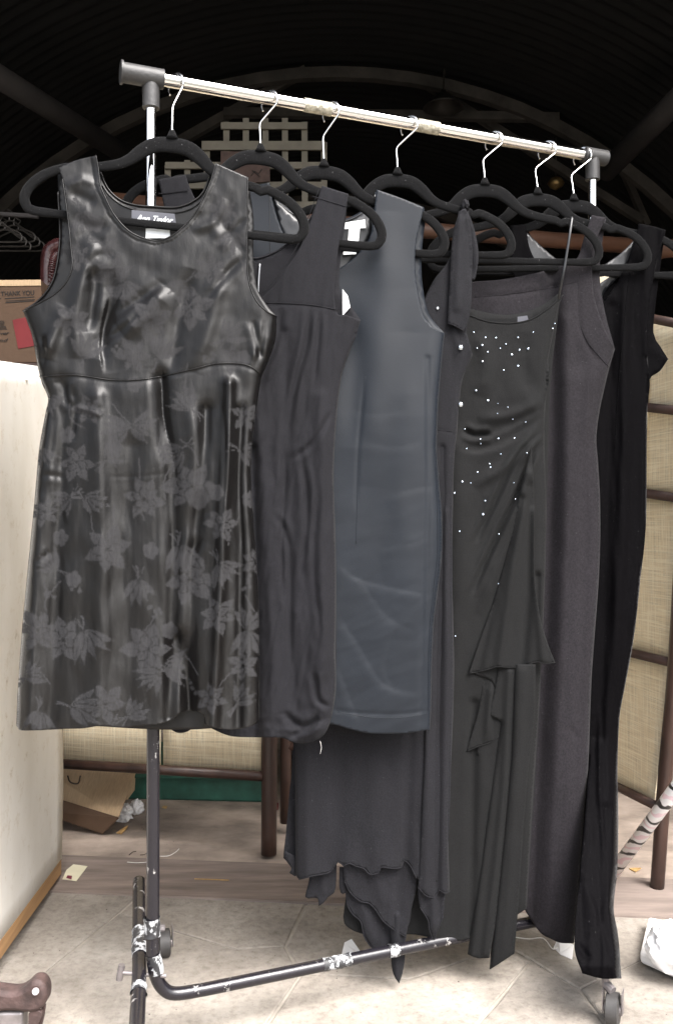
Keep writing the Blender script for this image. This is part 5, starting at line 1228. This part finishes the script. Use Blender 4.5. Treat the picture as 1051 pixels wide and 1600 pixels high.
_, s6 = g6.panel('front_panel', o6, lambda X, Y: 0.011 + .002 * np.clip((Y - 500) / 200, 0, 1), M['knit'], 3.6, [[(960, 545), (951, 574), (937, 637), (931, 683), (934, 728), (937, 794), (935, 900), (924, 1053), (919, 1184), (914, 1250), (896, 1480)]], 20, f6, lambda X, Y: 2.2 * fbm(X / 60, Y / 140, 3))
g6.line('band_seam', s6, [(740, 464), (780, 461), (830, 454), (870, 447), (903, 439)], .0006, M['knit'], .0003)
g6.line('band_seam', s6, [(903, 439), (904, 470), (906, 505), (918, 535), (935, 556), (951, 574)], .0006, M['knit'], .0003)
g6.panel('back_panel', [(924, 338, 1), (946, 342, 1), (940, 380), (936, 430), (945, 490), (960, 545, 1), (944, 605), (931, 683), (937, 794), (935, 900), (924, 1053), (914, 1250), (896, 1470, 1), (845, 1455), (812, 1392, 1), (826, 1150), (800, 800), (740, 520, 1), (760, 470), (840, 450), (905, 420), (915, 370)], -0.006, M['knit'], 10, [], 10, [])

# ---- 7  velvet dress
g7 = Garment('velvet_dress', 'very black floor-length velvet dress, rightmost on the rack and behind all others', 1.690, 930, 0.05, 352)
o7 = [(997, 349, 1), (1018, 353), (1039, 359, 1), (1030, 390), (1022, 425), (1015, 466), (1012, 520), (1011, 560), (1014, 600), (1010, 653), (1009, 799), (1005, 860), (1000, 901), (994, 960), (987, 1012), (976, 1070), (967, 1123), (964, 1199), (965, 1260), (964, 1352), (958, 1417), (964, 1455), (967, 1483), (970, 1529, 1), (939, 1529), (909, 1521, 1), (897, 1474), (906, 1362), (915, 1252), (920, 1184, 1), (900, 1100), (900, 900), (860, 700), (830, 560), (812, 470), (800, 420), (795, 352, 1), (820, 350, 1), (832, 400), (880, 470), (935, 485, 1), (955, 455), (970, 429), (982, 402), (991, 377)]
f7 = [('g', [(980, 430), (970, 560), (975, 700), (968, 900), (950, 1100), (945, 1250)], 10, 6, 0, 1), ('g', [(955, 480), (950, 700), (948, 900), (935, 1150)], 9, -6, 0, 1), ('g', [(1000, 500), (995, 700), (990, 900)], 7, -3), ('s', [(938, 1200), (945, 1340), (958, 1430), (967, 1500)], 4, 6, 18, 1), ('s', [(918, 1380), (935, 1430), (955, 1500), (968, 1528)], 4, 5, 16, 1), ('g', [(935, 1100), (938, 1250), (952, 1400)], 4, 6, 0, 0), ('c', [(898, 1470), (912, 1490), (925, 1500)], 4, 3)]
_, s7 = g7.panel('front_panel', o7, lambda X, Y: 0.010 + 0.215 * np.clip((Y - 1150) / 360, 0, 1) ** 1.3, M['velvet'], 3.6, [[(1011, 560), (1010, 653), (1009, 799), (1000, 901), (987, 1012), (967, 1123), (965, 1199), (964, 1352), (958, 1417), (967, 1483), (969, 1535)]], 9, f7, lambda X, Y: 6.0 * fbm(X / 20, Y / 260, 3))
g7.panel('back_panel', [(1000, 352, 1), (1039, 360, 1), (1033, 400), (1024, 470), (1020, 520), (1030, 540), (1043, 561, 1), (1030, 580), (1012, 596), (1004, 653), (1002, 799), (980, 1012), (956, 1199), (954, 1352), (954, 1420, 1), (900, 1420, 1), (900, 1200), (860, 700), (812, 470), (795, 354, 1), (822, 352, 1), (850, 420), (900, 450), (960, 420), (990, 380)], -0.006, M['velvet'], 8, [], 10, [('g', [(1020, 545), (1036, 560)], 5, 3, 0, 1)])
layer('lining', [(820, 360, 1), (835, 375), (858, 396), (880, 412), (905, 425, 1), (880, 440), (840, 420), (822, 410, 1)], -0.002, g7, M['lining'], 4)
layer('lining', [(991, 374, 1), (970, 395), (945, 412), (928, 420), (900, 430), (900, 500, 1), (926, 492), (945, 455), (966, 432), (985, 402)], -0.002, g7, M['lining'], 4, [('g', [(930, 455), (960, 420)], 5, 4)], 2)
g7.line('princess_seam', s7, [(983, 420), (975, 500), (966, 600), (960, 700)], .0006, M['velvet'], .0003)
_q = lambda x, y: P(x, y, 1.6885)
m_ = MB(); m_.quadbox(_q(925, 447), _q(936, 443), _q(951, 433), _q(925, 428), (0, .0009, 0)); m_.build('woven_label', M['cream_label'], g7.root)
# thin edge threads at the linen dress hem
g2_.line('loose_thread', s2, [(500, 1158), (502, 1168), (500, 1178)], .0003, M['thread'], .001)
print('built', len(bpy.data.objects), 'objects')
